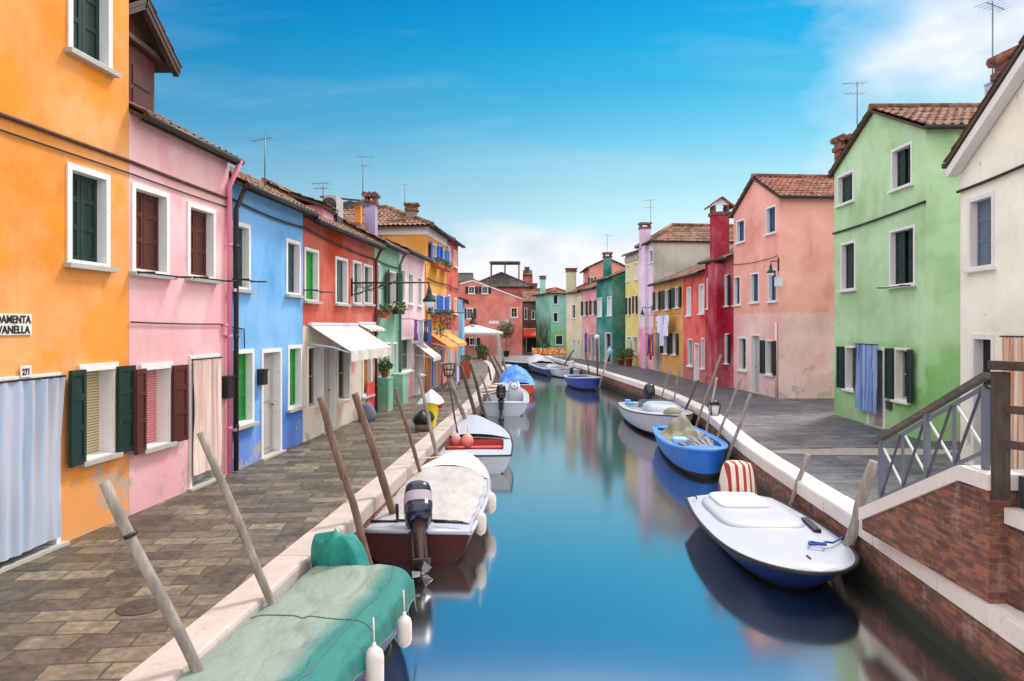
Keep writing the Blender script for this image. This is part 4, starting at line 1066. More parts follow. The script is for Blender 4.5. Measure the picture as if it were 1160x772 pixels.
def tarp_mat(name, c, faded, amt=0.5, axis_fade=False):
    if name in MATS: return MATS[name]
    m, nt, b = new_mat(name)
    pos = N(nt, 'ShaderNodeTexCoord').outputs['Object']
    n1 = noise_tex(nt, mapping(nt, pos, (0.7, 1.2, 1)), 1.6, 5, 0.6); n2 = noise_tex(nt, pos, 9, 5, 0.7)
    f = ramp(nt, n1, [(0.5 - amt * 0.35, K1), (0.62, W1)])
    if axis_fade:
        sx = N(nt, 'ShaderNodeSeparateXYZ'); L(nt, pos, sx.inputs[0])
        ab = mathn(nt, 'ADD', sx.outputs[1], 0.06)
        mr = N(nt, 'ShaderNodeMapRange'); L(nt, mathn(nt, 'ADD', ab, mathn(nt, 'MULTIPLY', mathn(nt, 'SUBTRACT', n1, 0.5), 0.28)), mr.inputs[0])
        mr.inputs[1].default_value = 0.26; mr.inputs[2].default_value = 0.44; mr.inputs[3].default_value = 0.92; mr.inputs[4].default_value = 0.0
        f = mr.outputs[0]
    col = mixc(nt, f, c, faded)
    n3 = noise_tex(nt, mapping(nt, pos, (1, 1.6, 1), (0, 0, .5), (4, 2, 0)), 3.0, 6, 0.6)
    col = mixc(nt, mathn(nt, 'MULTIPLY', n2, 0.35), col, mixc(nt, 1.0, col, (0.55, 0.55, 0.55, 1), 'MULTIPLY'))
    col = mixc(nt, mathn(nt, 'MULTIPLY', ramp(nt, n3, [(0.52, K1), (0.7, W1)]), 0.3), col, mixc(nt, 1.0, col, (0.5, 0.48, 0.45, 1), 'MULTIPLY'))
    L(nt, col, b.inputs['Base Color']); b.inputs['Roughness'].default_value = 0.7
    cre = mathn(nt, 'ABSOLUTE', mathn(nt, 'SUBTRACT', noise_tex(nt, mapping(nt, pos, (1.0, 1.7, 1)), 2.2, 4, 0.5), 0.5))
    bump(nt, b, mathn(nt, 'ADD', mathn(nt, 'MULTIPLY', n2, 0.35), mathn(nt, 'MINIMUM', mathn(nt, 'MULTIPLY', cre, 9.0), 0.8)), 0.45, 0.02)
    MATS[name] = m
    return m

gel = paint('white_gelcoat', S(178, 184, 200), 0.3, 0.06, 3, 0.03, 0.5)
geld = paint('grey_gelcoat', S(190, 195, 205), 0.4, 0.1, 3, 0.03)
antif = paint('red_antifouling', S(66, 20, 22), 0.6, 0.3)
blackrub = paint('black_rubber', (0.015, 0.015, 0.018, 1), 0.5, 0.2)
navyhull = paint('navy_hull', S(20, 50, 105), 0.35, 0.15, 3, 0.04)
bluehull = paint('blue_hull', S(28, 105, 205), 0.4, 0.15, 3, 0.1, worn=S(40, 90, 170))
darkbot = paint('dark_bottom', S(30, 26, 34), 0.6, 0.3)
cowlnavy = paint('navy_cowling', S(28, 34, 62), 0.2, 0.1, 3, 0.0, 0.6)
cowlblack = paint('black_cowling', S(22, 24, 30), 0.25, 0.1, 3, 0.0, 0.6)
legm = paint('outboard_leg', S(70, 50, 55), 0.4, 0.2, 4, 0.05)
canvas_g = tarp_mat('grey_canvas', S(168, 164, 165), S(186, 182, 182), 0.4)
tarp_teal = tarp_mat('teal_tarp', S(16, 112, 108), S(134, 148, 141), 0.5, True)
teal_seam = tarp_mat('teal_seam', S(60, 110, 105), S(90, 120, 115), 0.5)
teal_c = tarp_mat('teal_cloth', S(8, 125, 118), S(30, 150, 140), 0.3)
tarp_blue = tarp_mat('blue_tarp', S(20, 100, 215), S(90, 165, 235), 0.5)
tarp_olive = tarp_mat('olive_tarp', S(150, 146, 125), S(120, 116, 98), 0.5)
tarp_stripe = striped('striped_cloth', S(205, 195, 182), S(105, 88, 76), 0, 5)
redwhite = striped('red_white_cloth', S(222, 212, 202), S(165, 55, 52), 1, 8.5, duty=.58)
redin = paint('red_interior', S(190, 70, 75), 0.6, 0.2)
ropeb = paint('blue_rope', S(25, 75, 150), 0.8, 0.3)
ropew = paint('hemp_rope', S(190, 180, 160), 0.85, 0.2)

GB = 'boats moored along the canal'
# teal covered boat, nearest on the orange side
b1 = Boat('covered_boat', 'boat wholly covered by a faded teal tarpaulin', (-1.67, 7.78), (-2.32, 3.1), 1.2, 0.62, 0.72, navyhull, darkbot, GB, sr=0.97, sm=0.4, p=2.6, rail=gel)
b1.cover(tarp_teal, 0.0, 0.97, lambda u: 0.10 + 0.06 * math.exp(-((u - 0.02) / 0.05) ** 2) - 0.04 * math.exp(-((u - 0.14) / 0.06) ** 2), 0.20, 0.018, 'tarpaulin', seed=3, e=7, nu=90, nv=60, seams=(.30, .62), seam_m=teal_seam)
o = b1.outboard(-.08, -.27, .52, 0.25, .62, teal_c, legm)
o.name = 'outboard_motor'
cb = MB()
def hood(u, v):
    t = 2 * math.pi * u; z = -0.12 + 0.78 * v
    r = 0.30 * (1 - 0.35 * v ** 3) if v < 0.93 else 0.30 * 0.68 * (1 - v) / 0.07
    fold = 1 + 0.09 * math.sin(t * 5 + 2) * (1 - v * 0.5) + 0.05 * math.sin(t * 9)
    return V((-.22 + r * 1.0 * fold * math.cos(t) + 0.12 * v, -.27 + r * 1.0 * fold * math.sin(t) - 0.06 * v, .62 + z * 0.66 + 0.05 * math.sin(t * 3) + 0.05 * math.cos(t)))
cb.grid(hood, 40, 14); cb.build('motor_cover', [teal_c], o)
# white boat with grey canvas cover and big outboard
b2 = Boat('motorboat', 'white motorboat under grey canvas with a large navy outboard', (-1.38, 10.15), (-1.12, 15.6), 1.72, 0.45, 0.62, antif, darkbot, GB, sr=0.92, sm=0.35, rail=gel, rail_r=0.035, stripe=gel)
b2.deck(gel, 0, 1, 0.04)
b2.cover(canvas_g, 0.07, 0.62, lambda u: 0.05 + 0.17 * u, 0.0, 0.012, 'cover', over=0.86, e=4, seed=9)
b2.cover(tarp_mat('white_canvas', S(212, 212, 218), S(225, 225, 230), 0.4), 0.60, 0.98, lambda u: 0.24 * (1 - u) ** 0.8 + 0.03, 0.05, 0.012, 'bow_cover', over=0.98, e=2.4, seed=4)
b2.outboard(-.10, -.06, .40, 0.72, 1.2, cowlnavy, legm, stripe=paint('silver_band', S(170, 160, 175), 0.3, 0.1, 3, 0), turn=0.25)
for (ya, yb) in ((.70, .30), (-.24, -.66)):
    mb = MB(); mb.tube([(0.16, ya, .55), (0.15, yb, .55)], .02, 8); b2.part(mb, 'boom', [blackrub])
mb = MB(); mb.tube([(0.25, .32, .52), (.25, .33, .78)], [.02, .028], 8); b2.part(mb, 'tiller', [blackrub])
# white open boat with red interior
b3 = Boat('open_boat', 'white open boat with red cockpit and pink buoys', (-0.86, 16.25), (-1.22, 21.8), 1.98, 0.42, 0.62, gel, darkbot, GB, sr=0.85, sm=0.4, rail=blackrub, rail_r=0.022)
b3.open(0.13, 0.38, gel, redin, paint('dark_red_floor', S(90, 40, 42), .7), 0.22, 0.1, (0.31,), redin)
b3.deck(gel, 0.39, 0.98, 0.14, 0.012, 'cover')
mb = MB(); mb.tube([(.02, .5, .1), (.02, .5, .46)], .03, 7); b3.part(mb, 'rudder_post', [ropew])
# white speedboat with outboard and striped cloth
b4 = Boat('speedboat', 'white speedboat with black outboard and striped cloth over its windscreen', (-0.36, 26.8), (-0.35, 32.4), 2.05, 0.5, 0.8, gel, darkbot, GB, sr=0.94, sm=0.4, rail=geld, rail_r=0.03)
b4.open(0.08, 0.6, gel, geld, geld, 0.2, 0.16, (0.2,), gel)
b4.outboard(-.06, .05, .52, 0.15, 1.1, cowlblack, cowlblack)
mb = MB(); loft(mb, [superring(.34, .30, .16, 16, 5, 2.1, -.45), superring(.32, .28, .75, 16, 5, 2.15, -.45), superring(.24, .24, .95, 16, 4, 2.25, -.45), superring(.10, .2, 1.12, 16, 4, 2.35, -.45)]); b4.part(mb, 'console', [gel])
mb = MB(); mb.tube([(2.1, -.45, .95), (1.85, -.45, 1.0)], .02, 6); mb.tube([(1.85 + .04 * math.sin(i * .42), -.45 + .16 * math.cos(i * .42), 1.0 + .15 * math.sin(i * .42)) for i in range(16)], .015, 6); b4.part(mb, 'steering_wheel', [blackrub])
mb = MB(); mb.grid(lambda u, v: V((0.45 + 1.7 * u, 0.12 + 0.84 * v, .60 + 0.55 * math.sin(math.pi * (0.15 + 0.85 * u)) * (1 - 0.5 * v * v) + 0.03 * math.sin(u * 17 + v * 9))), 14, 10); b4.part(mb, 'striped_cloth', [tarp_stripe])
# blue tarpaulin boat
b5 = Boat('blue_tarp_boat', 'boat under a bright blue tarpaulin with an orange hull side', (0.35, 35.0), (0.0, 40.5), 1.75, 0.5, 0.7, paint('orange_hull', S(200, 70, 45), 0.4, 0.2), darkbot, GB, sr=0.85, rail=gel)
b5.cover(tarp_blue, 0.02, 0.96, lambda u: 0.25 + 0.55 * math.exp(-((u - 0.45) / 0.25) ** 2), 0.2, 0.05, 'tarpaulin', seed=6, e=1.8)
b6 = Boat('rowing_boat', 'small navy rowing boat with pale deck near the ball tree', (0.3, 47), (-0.3, 52), 1.4, 0.35, 0.6, navyhull, darkbot, GB, rail=gel); b6.open(0.08, 0.7, gel, geld, geld, 0.12, 0.06, (0.3, 0.5))
b6b = Boat('dark_punt', 'low dark boat lying across the canal below the terracotta house', (2.4, 58.6), (-0.9, 57.6), 1.4, 0.4, 0.6, darkbot, darkbot, GB, rail=gel); b6b.open(0.08, 0.7, gel, geld, dark, 0.12, 0.06, (0.3, 0.5))
# right-hand row
r1 = Boat('dinghy', 'white decked dinghy with navy hull and black rubber edge', (3.80, 12.35), (3.71, 8.48), 1.80, 0.40, 0.43, navyhull, darkbot, GB, sr=0.84, sm=0.45, p=2.9, q=0.5, rake=0.85, flare=0.52, rail=blackrub, rail_r=0.028)
r1.deck(gel, 0, 1, 0.07, 0.005)
mb = MB()
loft(mb, [superring(1.0, .64, .43, 28, 4, 1.15), superring(.98, .62, .485, 28, 4, 1.15), superring(.92, .56, .515, 28, 4, 1.13), superring(.66, .44, .53, 28, 4, 1.1)]); r1.part(mb, 'cabin_cover', [gel])
mb = MB(); loft(mb, [superring(.46, .40, .515, 24, 6, .74, -.06), superring(.46, .40, .565, 24, 6, .74, -.06), superring(.43, .37, .58, 24, 6, .74, -.06)]); r1.part(mb, 'cushion', [paint('white_vinyl', S(222, 223, 228), 0.5, 0.04)])
mb = MB(); mb.bar((1.55, .70, .46), (2.25, .62, .475), .10, .05); r1.part(mb, 'side_hatch', [dark])
for x, y in ((.3, -.66), (.3, .66), (3.5, 0)):
    mb = MB(); mb.tube([(x - .08, y, .47), (x - .05, y, .51), (x + .05, y, .51), (x + .08, y, .47)], .012, 6); r1.part(mb, 'cleat', [iron])
o = r1.outboard(-.04, .18, .42, 0.1, .8, cowlblack, cowlblack)
cb = MB()
def hood2(u, v):
    t = 2 * math.pi * u; z = -0.25 + 0.66 * v
    r = 0.31 * (1 - 0.35 * v ** 2) if v < 0.9 else 0.31 * 0.7165 * math.sqrt(max(0, 1 - ((v - 0.9) / 0.1) ** 2))
    fold = 1 + 0.05 * math.sin(t * 6)
    return V((-.14 + r * 1.25 * fold * math.cos(t), .18 + r * fold * math.sin(t), .62 + z))
cb.grid(hood2, 36, 16); cb.build('motor_cover', [redwhite], o)
r3 = Boat('blue_workboat', 'bright blue wooden workboat heaped with an olive tarpaulin and planks', (4.66, 20.4), (4.34, 15.6), 1.46, 0.5, 0.66, bluehull, darkbot, GB, sr=0.8, sm=0.45, p=3.0, q=0.55, rake=0.15, rail=paint('blue_rail', S(70, 140, 225), 0.5, 0.15), rail_r=0.035)
r3.open(0.06, 0.86, paint('blue_deck', S(60, 130, 220), 0.5, 0.2, worn=S(150, 160, 170)), bluehull, dark, 0.12, 0.08, (0.3, 0.55, 0.75), paint('worn_bench', S(150, 165, 190), 0.6, 0.3))
mb = MB()
mb.grid(lambda u, v: V((0.7 + 2.1 * u, -.58 + 1.12 * v, .47 + (0.58 * math.exp(-((u - .35) / .22) ** 2 - ((v - .5) / .3) ** 2) + .10 * noise.noise(V((u * 6, v * 6, 1))) + .12 * noise.noise(V((u * 14 + v * 5, v * 3, 5)))))), 30, 24)
r3.part(mb, 'tarpaulin', [tarp_olive])
for x, y, r in ((2.95, .3, .2), (3.3, -.1, .16), (3.6, .25, .17), (2.6, .38, .16), (3.75, -.2, .12)):
    mb = MB(); loft(mb, [superring(r, r * .8, .42, 12, 2.4, x, y), superring(r * 1.1, r * .9, .56, 12, 2.4, x, y), superring(r * .6, r * .5, .64, 12, 2.2, x, y)]); r3.part(mb, 'net_bundle', [tarp_mat('net_cloth', S(95, 105, 105), S(60, 95, 150), .5)])
for i in range(6):
    mb = MB(); mb.bar((2.4 + .05 * i, -.42 + .16 * i, .52 + .02 * i), (4.2, -.2 + .08 * i, .58 + .015 * i), .09, .03)
    r3.part(mb, 'plank', [wood('old_plank', (0.30, 0.27, 0.22, 1), (0.16, 0.14, 0.12, 1), 0)])
mb = MB(); loft(mb, [superring(.2, .16, .3, 16, 5, 2.9, -.3), superring(.21, .17, .62, 16, 5, 2.9, -.3), superring(.19, .15, .64, 16, 5, 2.9, -.3)]); r3.part(mb, 'crate', [paint('pale_blue_plastic', S(150, 195, 235), 0.5, 0.1)])
r4 = Boat('cabin_boat', 'white motorboat with thin black side line and raised black outboard', (4.82, 26.3), (4.86, 20.9), 2.1, 0.58, 0.75, gel, darkbot, GB, sr=0.86, sm=0.4, p=2.4, q=0.6, rail=blackrub, rail_r=0.02)
r4.open(0.1, 0.5, gel, geld, geld, 0.22, 0.2, (0.2, 0.38), gel)
mb = MB(); loft(mb, [superring(.9, .62, .58, 24, 3, 3.5), superring(.8, .55, .85, 24, 3, 3.4), superring(.55, .42, .92, 24, 3, 3.3)]); r4.part(mb, 'cuddy', [gel])
mb = MB()
for t in (0, .5, 1): pass
mb.grid(lambda u, v: V((2.55 + .25 * v - .15 * math.cos((u - .5) * 2.4), (u - .5) * 1.2, .66 + .30 * v)), 12, 3); r4.part(mb, 'windscreen', [paint('tinted_screen', S(120, 160, 175), 0.15, 0.05)])
for x, y in ((.5, -.6), (1.0, .3), (1.4, -.65)):
    mb = MB(); loft(mb, [superring(.22, .12, .66, 12, 2.5, x, y), superring(.2, .1, .72, 12, 2.5, x, y)]); r4.part(mb, 'blue_cloth', [tarp_blue])
r4.outboard(-.05, .25, .62, 1.0, 1.15, cowlblack, cowlblack)
mb = MB(); loft(mb, [superring(.3, .3, .7, 16, 2.4, 5.0, -.0), superring(.28, .26, .85, 16, 2.4, 4.95), superring(.12, .1, .95, 16, 2.4, 4.95)]); r4.part(mb, 'canvas_bag', [tarp_olive])
r5 = Boat('royal_blue_boat', 'royal blue boat with pale gunwale moored beyond the white motorboat', (3.75, 41.6), (4.15, 36.9), 1.72, 0.52, 0.72, paint('royal_hull', S(25, 60, 150), 0.4, 0.15), darkbot, GB, sr=0.8, p=2.8, q=0.6, rail=gel, rail_r=0.04)
r5.open(0.06, 0.8, geld, bluehull, dark, 0.14, 0.06, (0.3, 0.55))
r6 = Boat('small_white_boat', 'small white motorboat with grey outboard between two blue boats', (3.9, 46.6), (2.7, 50.3), 1.6, 0.5, 0.7, gel, darkbot, GB, rail=geld); r6.open(0.08, 0.6, gel, geld, geld, 0.15, 0.1, (0.3,))
r6.outboard(-.06, 0, .5, 0.3, 1.0, geld, cowlblack)
r7 = Boat('barge', 'long dark blue boat with grey heaped cover near the orange barrier', (3.0, 48.2), (1.55, 56.2), 1.9, 0.5, 0.95, paint('slate_blue_hull', S(35, 70, 110), 0.4, 0.15), darkbot, GB, rail=gel, rail_r=0.04)
r7.open(0.06, 0.45, gel, geld, dark, 0.14, 0.06, (0.3,)); r7.cover(tarp_mat('pale_grey_tarp', S(165, 165, 180), S(195, 195, 205), 0.4), 0.5, 0.97, lambda u: 0.5 * math.sin(math.pi * (0.2 + 0.8 * u)), 0.1, 0.06, 'tarpaulin', seed=2, e=1.8)

# fenders, buoys and ropes
fendm = paint('fender_vinyl', S(215, 205, 200), 0.4, 0.12, worn=S(165, 150, 145))
def fender(p, l, r, label, mat=None, name='fender'):
    mb = MB(); p = V(p)
    mb.lathe([(0.0, -l / 2 - .02), (r * .4, -l / 2), (r * .85, -l / 2 + r * .4), (r, -l / 2 + r), (r, l / 2 - r), (r * .85, l / 2 - r * .4), (r * .4, l / 2), (.02, l / 2 + .01), (.014, l / 2 + .04), (0, l / 2 + .042)], (0, 0, 0), 14)
    mb.tube([(0, 0, l / 2 + .05), (-.01, 0.01, l / 2 + .25)], .008, 5)
    o = mb.build(name, [mat or fendm]); o.location = p
    return tag(o, label, 'fender' if name == 'fender' else 'buoy', 'fenders and buoys on boats')
fender((-1.06, 6.95, -.40), .30, .075, 'short white fender on the teal covered boat nearer its outboard')
fender((-1.19, 6.1, -.42), .50, .085, 'long white fender hanging from the middle of the teal covered boat')
fender((-0.38, 12.1, -.42), .36, .11, 'dirty cream fender midway along the grey canvas motorboat')
fender((-0.48, 10.75, -.40), .34, .09, 'white fender beside the transom of the grey canvas motorboat')
bm_ = paint('pink_buoy', S(238, 150, 140), 0.45, 0.12)
fender((-1.12, 17.75, -.28), .34, .15, 'salmon pink buoy lying upright in the red cockpit', bm_, 'buoy')
fender((-1.42, 17.9, -.26), .26, .12, 'smaller pink buoy beside the larger one in the red cockpit', paint('pale_pink_buoy', S(228, 160, 160), 0.45, 0.12), 'buoy')
def rope(name, pts, r, mat, label):
    pts = [V(p) for p in pts]; out = []
    for a, b_ in zip(pts, pts[1:]):
        for i in range(8):
            t = i / 8; p = a.lerp(b_, t); p.z -= 0.12 * (b_ - a).length * t * (1 - t); out.append(p)
    out.append(pts[-1]); mb = MB(); mb.tube([p - pts[0] for p in out], r, 6)
    o = mb.build(name, [mat]); o.location = pts[0]; return tag(o, label, 'rope')
mb = MB()
pts = []
for i in range(60):
    t = i / 59 * 2 * math.pi * 4; rr = .11 + .025 * math.sin(i * 1.7)
    pts.append(V((rr * math.cos(t), rr * .8 * math.sin(t), .02 + .015 * (i % 15) / 5)))
mb.tube(pts, .014, 6); mb.tube([pts[-1], (.25, .1, .02), (.42, .3, .0), (.62, .55, -.02)], .014, 6)
o = mb.build('rope', [ropeb]); o.location = (4.02, 9.3, WZ + .50); tag(o, 'blue rope coiled on the bow of the white dinghy', 'rope')
rope('rope', [(-1.3, 21.3, -.15), (-1.75, 19.0, .2)], .012, ropew, 'pale rope from the white open boat to a leaning pole')
rope('rope', [(-1.25, 15.3, -.12), (-1.9, 13.4, .12)], .012, ropew, 'rope from the grey canvas boat to a thin pole')

# ================================================================== MOORING POLES
polew = wood('weathered_pole', (0.21, 0.18, 0.155, 1), (0.40, 0.36, 0.32, 1), 2, 0.85, 5)
poleb = wood('brown_pole', (0.13, 0.075, 0.05, 1), (0.26, 0.18, 0.13, 1), 2, 0.85, 5)
poled = wood('dark_pole', (0.07, 0.05, 0.045, 1), (0.16, 0.12, 0.11, 1), 2, 0.85, 5)
polel = wood('pale_pole', (0.42, 0.39, 0.36, 1), (0.58, 0.55, 0.52, 1), 2, 0.85, 5)
def pathx(path, Y):
    for p, q in zip(path, path[1:]):
        if p.y <= Y <= q.y: return p.x + (q.x - p.x) * (Y - p.y) / (q.y - p.y)
    return path[-1].x
def depth_for(px, side, off=0.1):
    path = QL if side == 'L' else QR; sg = 1 if side == 'L' else -1
    best = None; Y = 3.0
    while Y < 60:
        e = abs((px - PX0) / F * Y - (pathx(path, Y) + sg * off))
        if best is None or e < best[0]: best = (e, Y)
        Y += 0.05
    return best[1]
def pole(side, base, top, d, mat, label, Y=None, dy=-0.15, collar=False, ring=False):
    Yb = Y or depth_for(base[0], side)
    p0, p1 = P(base[0], base[1], Yb), P(top[0], top[1], Yb + dy)
    dr = (p0 - p1).normalized()
    end = p0 + dr * max(0.0, (p0.z + 1.15) / max(0.2, -dr.z))
    pts = []; n = 12; sd = random.uniform(0, 50); perp = dr.cross(V((0, 1, 0.1))).normalized()
    for i in range(n + 1):
        t = i / n; q = end.lerp(p1, t)
        q = q + perp * (d * 0.35 * noise.noise(V((sd, t * 3.0, 0)))) * (1 if 0 < i < n else 0.0)
        pts.append(q - end)
    rs = [d / 2 * (1.06 - 0.16 * i / n + 0.10 * noise.noise(V((sd + 9, i * 0.9, 0)))) for i in range(n + 1)]
    mb = MB(); mb.tube(pts, rs, 10)
    if collar:
        a = pts[0].lerp(pts[-1], 0.84); b_ = pts[0].lerp(pts[-1], 0.85); mb.tube([a, b_], d / 2 * 1.12, 10, 1)
    for _ in range(3):   # knots
        t = random.uniform(.3, .9); q = pts[0].lerp(pts[-1], t) + perp * d * .42 * random.choice((-1, 1))
        mb.tube([q - perp * d * .1, q + perp * d * .08], [d * .16, d * .07], 6)
    o = mb.build('mooring_pole', [mat, iron]); o.location = end
    return tag(o, label, 'mooring pole', 'mooring poles along the kerbs')
pole('L', (205, 722), (118, 546), .088, polew, 'thick grey mooring pole leaning over the pavement with iron band near its top', Y=5.35, collar=True)
pole('L', (299, 660), (227, 490), .08, polew, 'long pale grey pole rising behind the far end of the teal tarpaulin', Y=6.75)
pole('L', (404, 590), (363, 450), .105, poleb, 'knotty reddish pole beside the transom of the grey canvas motorboat')
pole('L', (434, 545), (402, 446), .12, poleb, 'stout brown pole behind the grey canvas, before the red shop')
pole('L', (470, 516), (448, 440), .075, poleb, 'thin brown pole in front of the mint house')
pole('L', (490, 494), (474, 424), .085, polew, 'grey pole standing right beside the yellow sack')
pole('L', (528, 478), (507.5, 426), .14, polew, 'grey pole with a black wire basket on its top')
pole('L', (516.5, 479.5), (507, 428), .05, poled, 'very thin dark stake in front of the basket pole', dy=-.1)
pole('L', (535, 459), (522, 414), .13, poled, 'dark brown straight pole before the vermilion house, nearer of a pair')
pole('L', (543, 447), (533, 412), .12, poled, 'dark brown straight pole before the vermilion house, farther of a pair')
pole('L', (550, 440), (544, 424), .08, polew, 'short thin grey stake behind the white speedboat')
pole('L', (557, 436), (553, 415), .10, poled, 'thin dark stake behind the striped cloth of the speedboat', Y=34)
pole('L', (567, 424), (564, 377), .24, polel, 'thick whitish post standing up by the ball tree', Y=42, dy=-.3)
pole('L', (570, 424), (559, 402), .12, poleb, 'tan pole leaning against the whitish post', Y=41)
pole('L', (563, 422), (552, 398), .12, poled, 'dark pole leaning in the clump behind the speedboat', Y=43)
pole('L', (574, 421), (568, 396), .12, polew, 'grey pole leaning towards the blue tarpaulin boat', Y=40)
pole('R', (895, 571), (915.5, 515), .085, polew, 'grey stake leaning over the kerb behind the white dinghy')
pole('R', (961, 614), (991, 523), .15, polew, 'thick cracked grey pole at the foot of the bridge railing')
pole('R', (814.6, 492), (840, 427), .075, polew, 'slender grey pole behind the workboat, leaning towards the salmon door', )
pole('R', (830, 504), (850, 447), .085, polew, 'grey pole at the bow of the blue workboat', )
pole('R', (794, 467), (817, 402), .075, polew, 'tall thin pole reaching up to the crimson house')
pole('R', (804, 470), (812, 428), .07, polel, 'pale thin pole beside the hanging lantern', Y=20.6)
pole('R', (780, 456), (791, 431), .085, poled, 'short dark pole between the scarlet door and the white motorboat')
pole('R', (764.6, 446), (768.7, 419), .06, polew, 'short upright grey stake before the amber house')
pole('R', (751, 444), (759.5, 417), .06, polew, 'thin slanted stake before the lilac house')
pole('R', (684, 420), (690, 400), .10, polel, 'pale pole with a light blue bag on its top')
pole('R', (676.5, 421), (676.2, 384), .10, poled, 'dark upright pole with a white ball on its top')
pole('R', (666, 416), (663, 395), .08, poled, 'dark stake in front of the faded pink house')
pole('R', (644, 406), (650, 396.5), .12, poled, 'leaning dark stake before the beige house')
pole('R', (612, 408), (617, 390), .12, poleb, 'tan pole rising before the orange barrier', Y=58)
# basket, lantern, bag and ball on the poles
Yb = depth_for(528, 'L') - .15; c = P(508.5, 419, Yb)
t = thing('wire_basket', 'black wire basket hung on top of a mooring pole', 'basket', c)
mb = MB()
for z, r in ((-.17, .13), (0, .17), (.17, .2)): mb.tube([(r * math.cos(i * math.pi / 8), r * math.sin(i * math.pi / 8), z) for i in range(17)], .014, 5)
for i in range(10): mb.tube([(.13 * math.cos(i * .628), .13 * math.sin(i * .628), -.17), (.2 * math.cos(i * .628), .2 * math.sin(i * .628), .17)], .010, 5)
mb.build('frame', [iron], t); mb = MB(); mb.lathe([(0, -.17), (.12, -.165), (.14, -.06), (0, -.05)], (0, 0, 0), 12); mb.build('float', [paint('tan_float', S(190, 160, 140), 0.6)], t)
c = P(809, 463, 20.6); t = thing('lantern', 'white lantern in a black frame standing at the kerb by slender poles', 'lantern', c)
mb = MB(); loft(mb, [superring(.10, .10, -.18, 8, 5), superring(.14, .14, .12, 8, 5)]); mb.build('lamp_glass', [paint('milky_glass', S(225, 225, 235), 0.4, 0.05)], t)
mb = MB(); loft(mb, [superring(.17, .17, .12, 8, 5), superring(.06, .06, .24, 8, 5)]); 
for sx, sy in ((1, 1), (1, -1), (-1, 1), (-1, -1)): mb.tube([(.10 * sx, .10 * sy, -.2), (.145 * sx, .145 * sy, .13)], .016, 5)
mb.tube([(0, 0, -.2), (0, 0, -.62)], .03, 8); mb.build('frame', [iron], t)
c = P(691, 397.5, depth_for(684, 'R') - .1); mb = MB(); mb.lathe([(0, -.2), (.14, -.17), (.17, 0), (.1, .14), (.04, .17), (.09, .24), (0, .25)], (0, 0, 0), 14)
o = mb.build('plastic_bag', [paint('light_blue_plastic', S(150, 200, 230), 0.4, 0.1)]); o.location = c; tag(o, 'light blue plastic bag tied to a pale pole before the teal house', 'bag')
c = P(676.2, 382, depth_for(676.5, 'R') - .15); mb = MB(); mb.lathe([(0, -.14), (.08, -.12), (.14, 0), (.08, .12), (0, .14)], (0, 0, 0), 14)
o = mb.build('ball', [paint('milky_glass', S(225, 225, 235))]); o.location = c; tag(o, 'white ball on top of the dark upright pole', 'ball')

# ================================================================== BRIDGE END ON THE RIGHT
SX = 4.46            # face of the stair wall, flush with the kerb face
stair = thing('bridge_steps', 'brick bridge steps with pale stone coping at the grey quay', 'steps', (SX, 8.0, 0))
so0 = V((SX, 8.0, 0))
def facev(px, py):   # point of the stair face seen at that pixel
    Y = SX * F / (px - PX0); return V((SX, Y, CH - (py - HY) / F * Y))
yb, yt, yc = 9.0, 7.02, 6.60
zb_, zt_ = 0.14, 1.07
mb = MB()
def wallprism(mb, pts, x0, x1, mi=0):
    n = len(pts); a = [V((x0, y, z)) for y, z in pts]; b_ = [V((x1, y, z)) for y, z in pts]
    mb.add(a + b_, [tuple(range(n))[::-1], tuple(range(n, 2 * n))] + [(i, (i + 1) % n, n + (i + 1) % n, n + i) for i in range(n)], mi)
wallprism(mb, [(yb, 0.013), (yb, zb_), (yt, zt_), (yc, zt_), (yc, 0.013)], SX, SX + 0.26)
mb.build('wall', [brickStair], stair, so0)
mb = MB(); mb.quad((SX + 0.005, yc - 0.004, 0.013), (SX + 0.34, yc - 0.004, 0.013), (SX + 0.34, yc - 0.004, zt_), (SX + 0.005, yc - 0.004, zt_)); mb.build('pier', [brickX], stair, so0)
mb = MB(); wallprism(mb, [(yb + 0.02, zb_ - 0.02), (yb + 0.02, zb_ + 0.14), (yt, zt_ + 0.15), (yc - 0.03, zt_ + 0.15), (yc - 0.03, zt_ + 0.003), (yt, zt_ + 0.003)], SX - 0.035, SX + 0.30)
mb.build('coping', [istria], stair, so0)
for i in range(7):
    mb = MB(); y1 = yb + 0.05 - i * 0.29; mb.box(SX + 0.27, SX + 2.3, y1 - 0.30 if i < 6 else -1.0, y1, 0.0, 0.16 * (i + 1))
    mb.build('step', [greystone], stair, so0)
# abutment that carries the bridge landing, set a little back
ab = thing('bridge_abutment', 'set back brick bridge abutment with pale coping beside the steps', 'abutment', (SX + 0.15, 5.0, 0))
mb = MB(); mb.box(SX + 0.16, SX + 0.5, -1.0, yc - 0.006, 0.013, 0.77); mb.build('wall', [brickStair], ab, ab.location)
mb = MB(); mb.box(SX + 0.11, SX + 0.52, -1.0, yc - 0.04, 0.772, 0.92); mb.build('coping', [istria], ab, ab.location)
mb = MB(); mb.box(SX + 0.24, SX + 0.40, -1.0, yc - 0.05, 0.921, 1.215); mb.build('plinth', [paint('dark_slab', S(62, 62, 70), 0.7, 0.2)], ab, ab.location)
mb = MB(); mb.box(SX - 0.02, SX + 0.16, -1.0, yc - 0.01, -0.2, 0.010); mb.build('ledge', [istria], ab, ab.location)
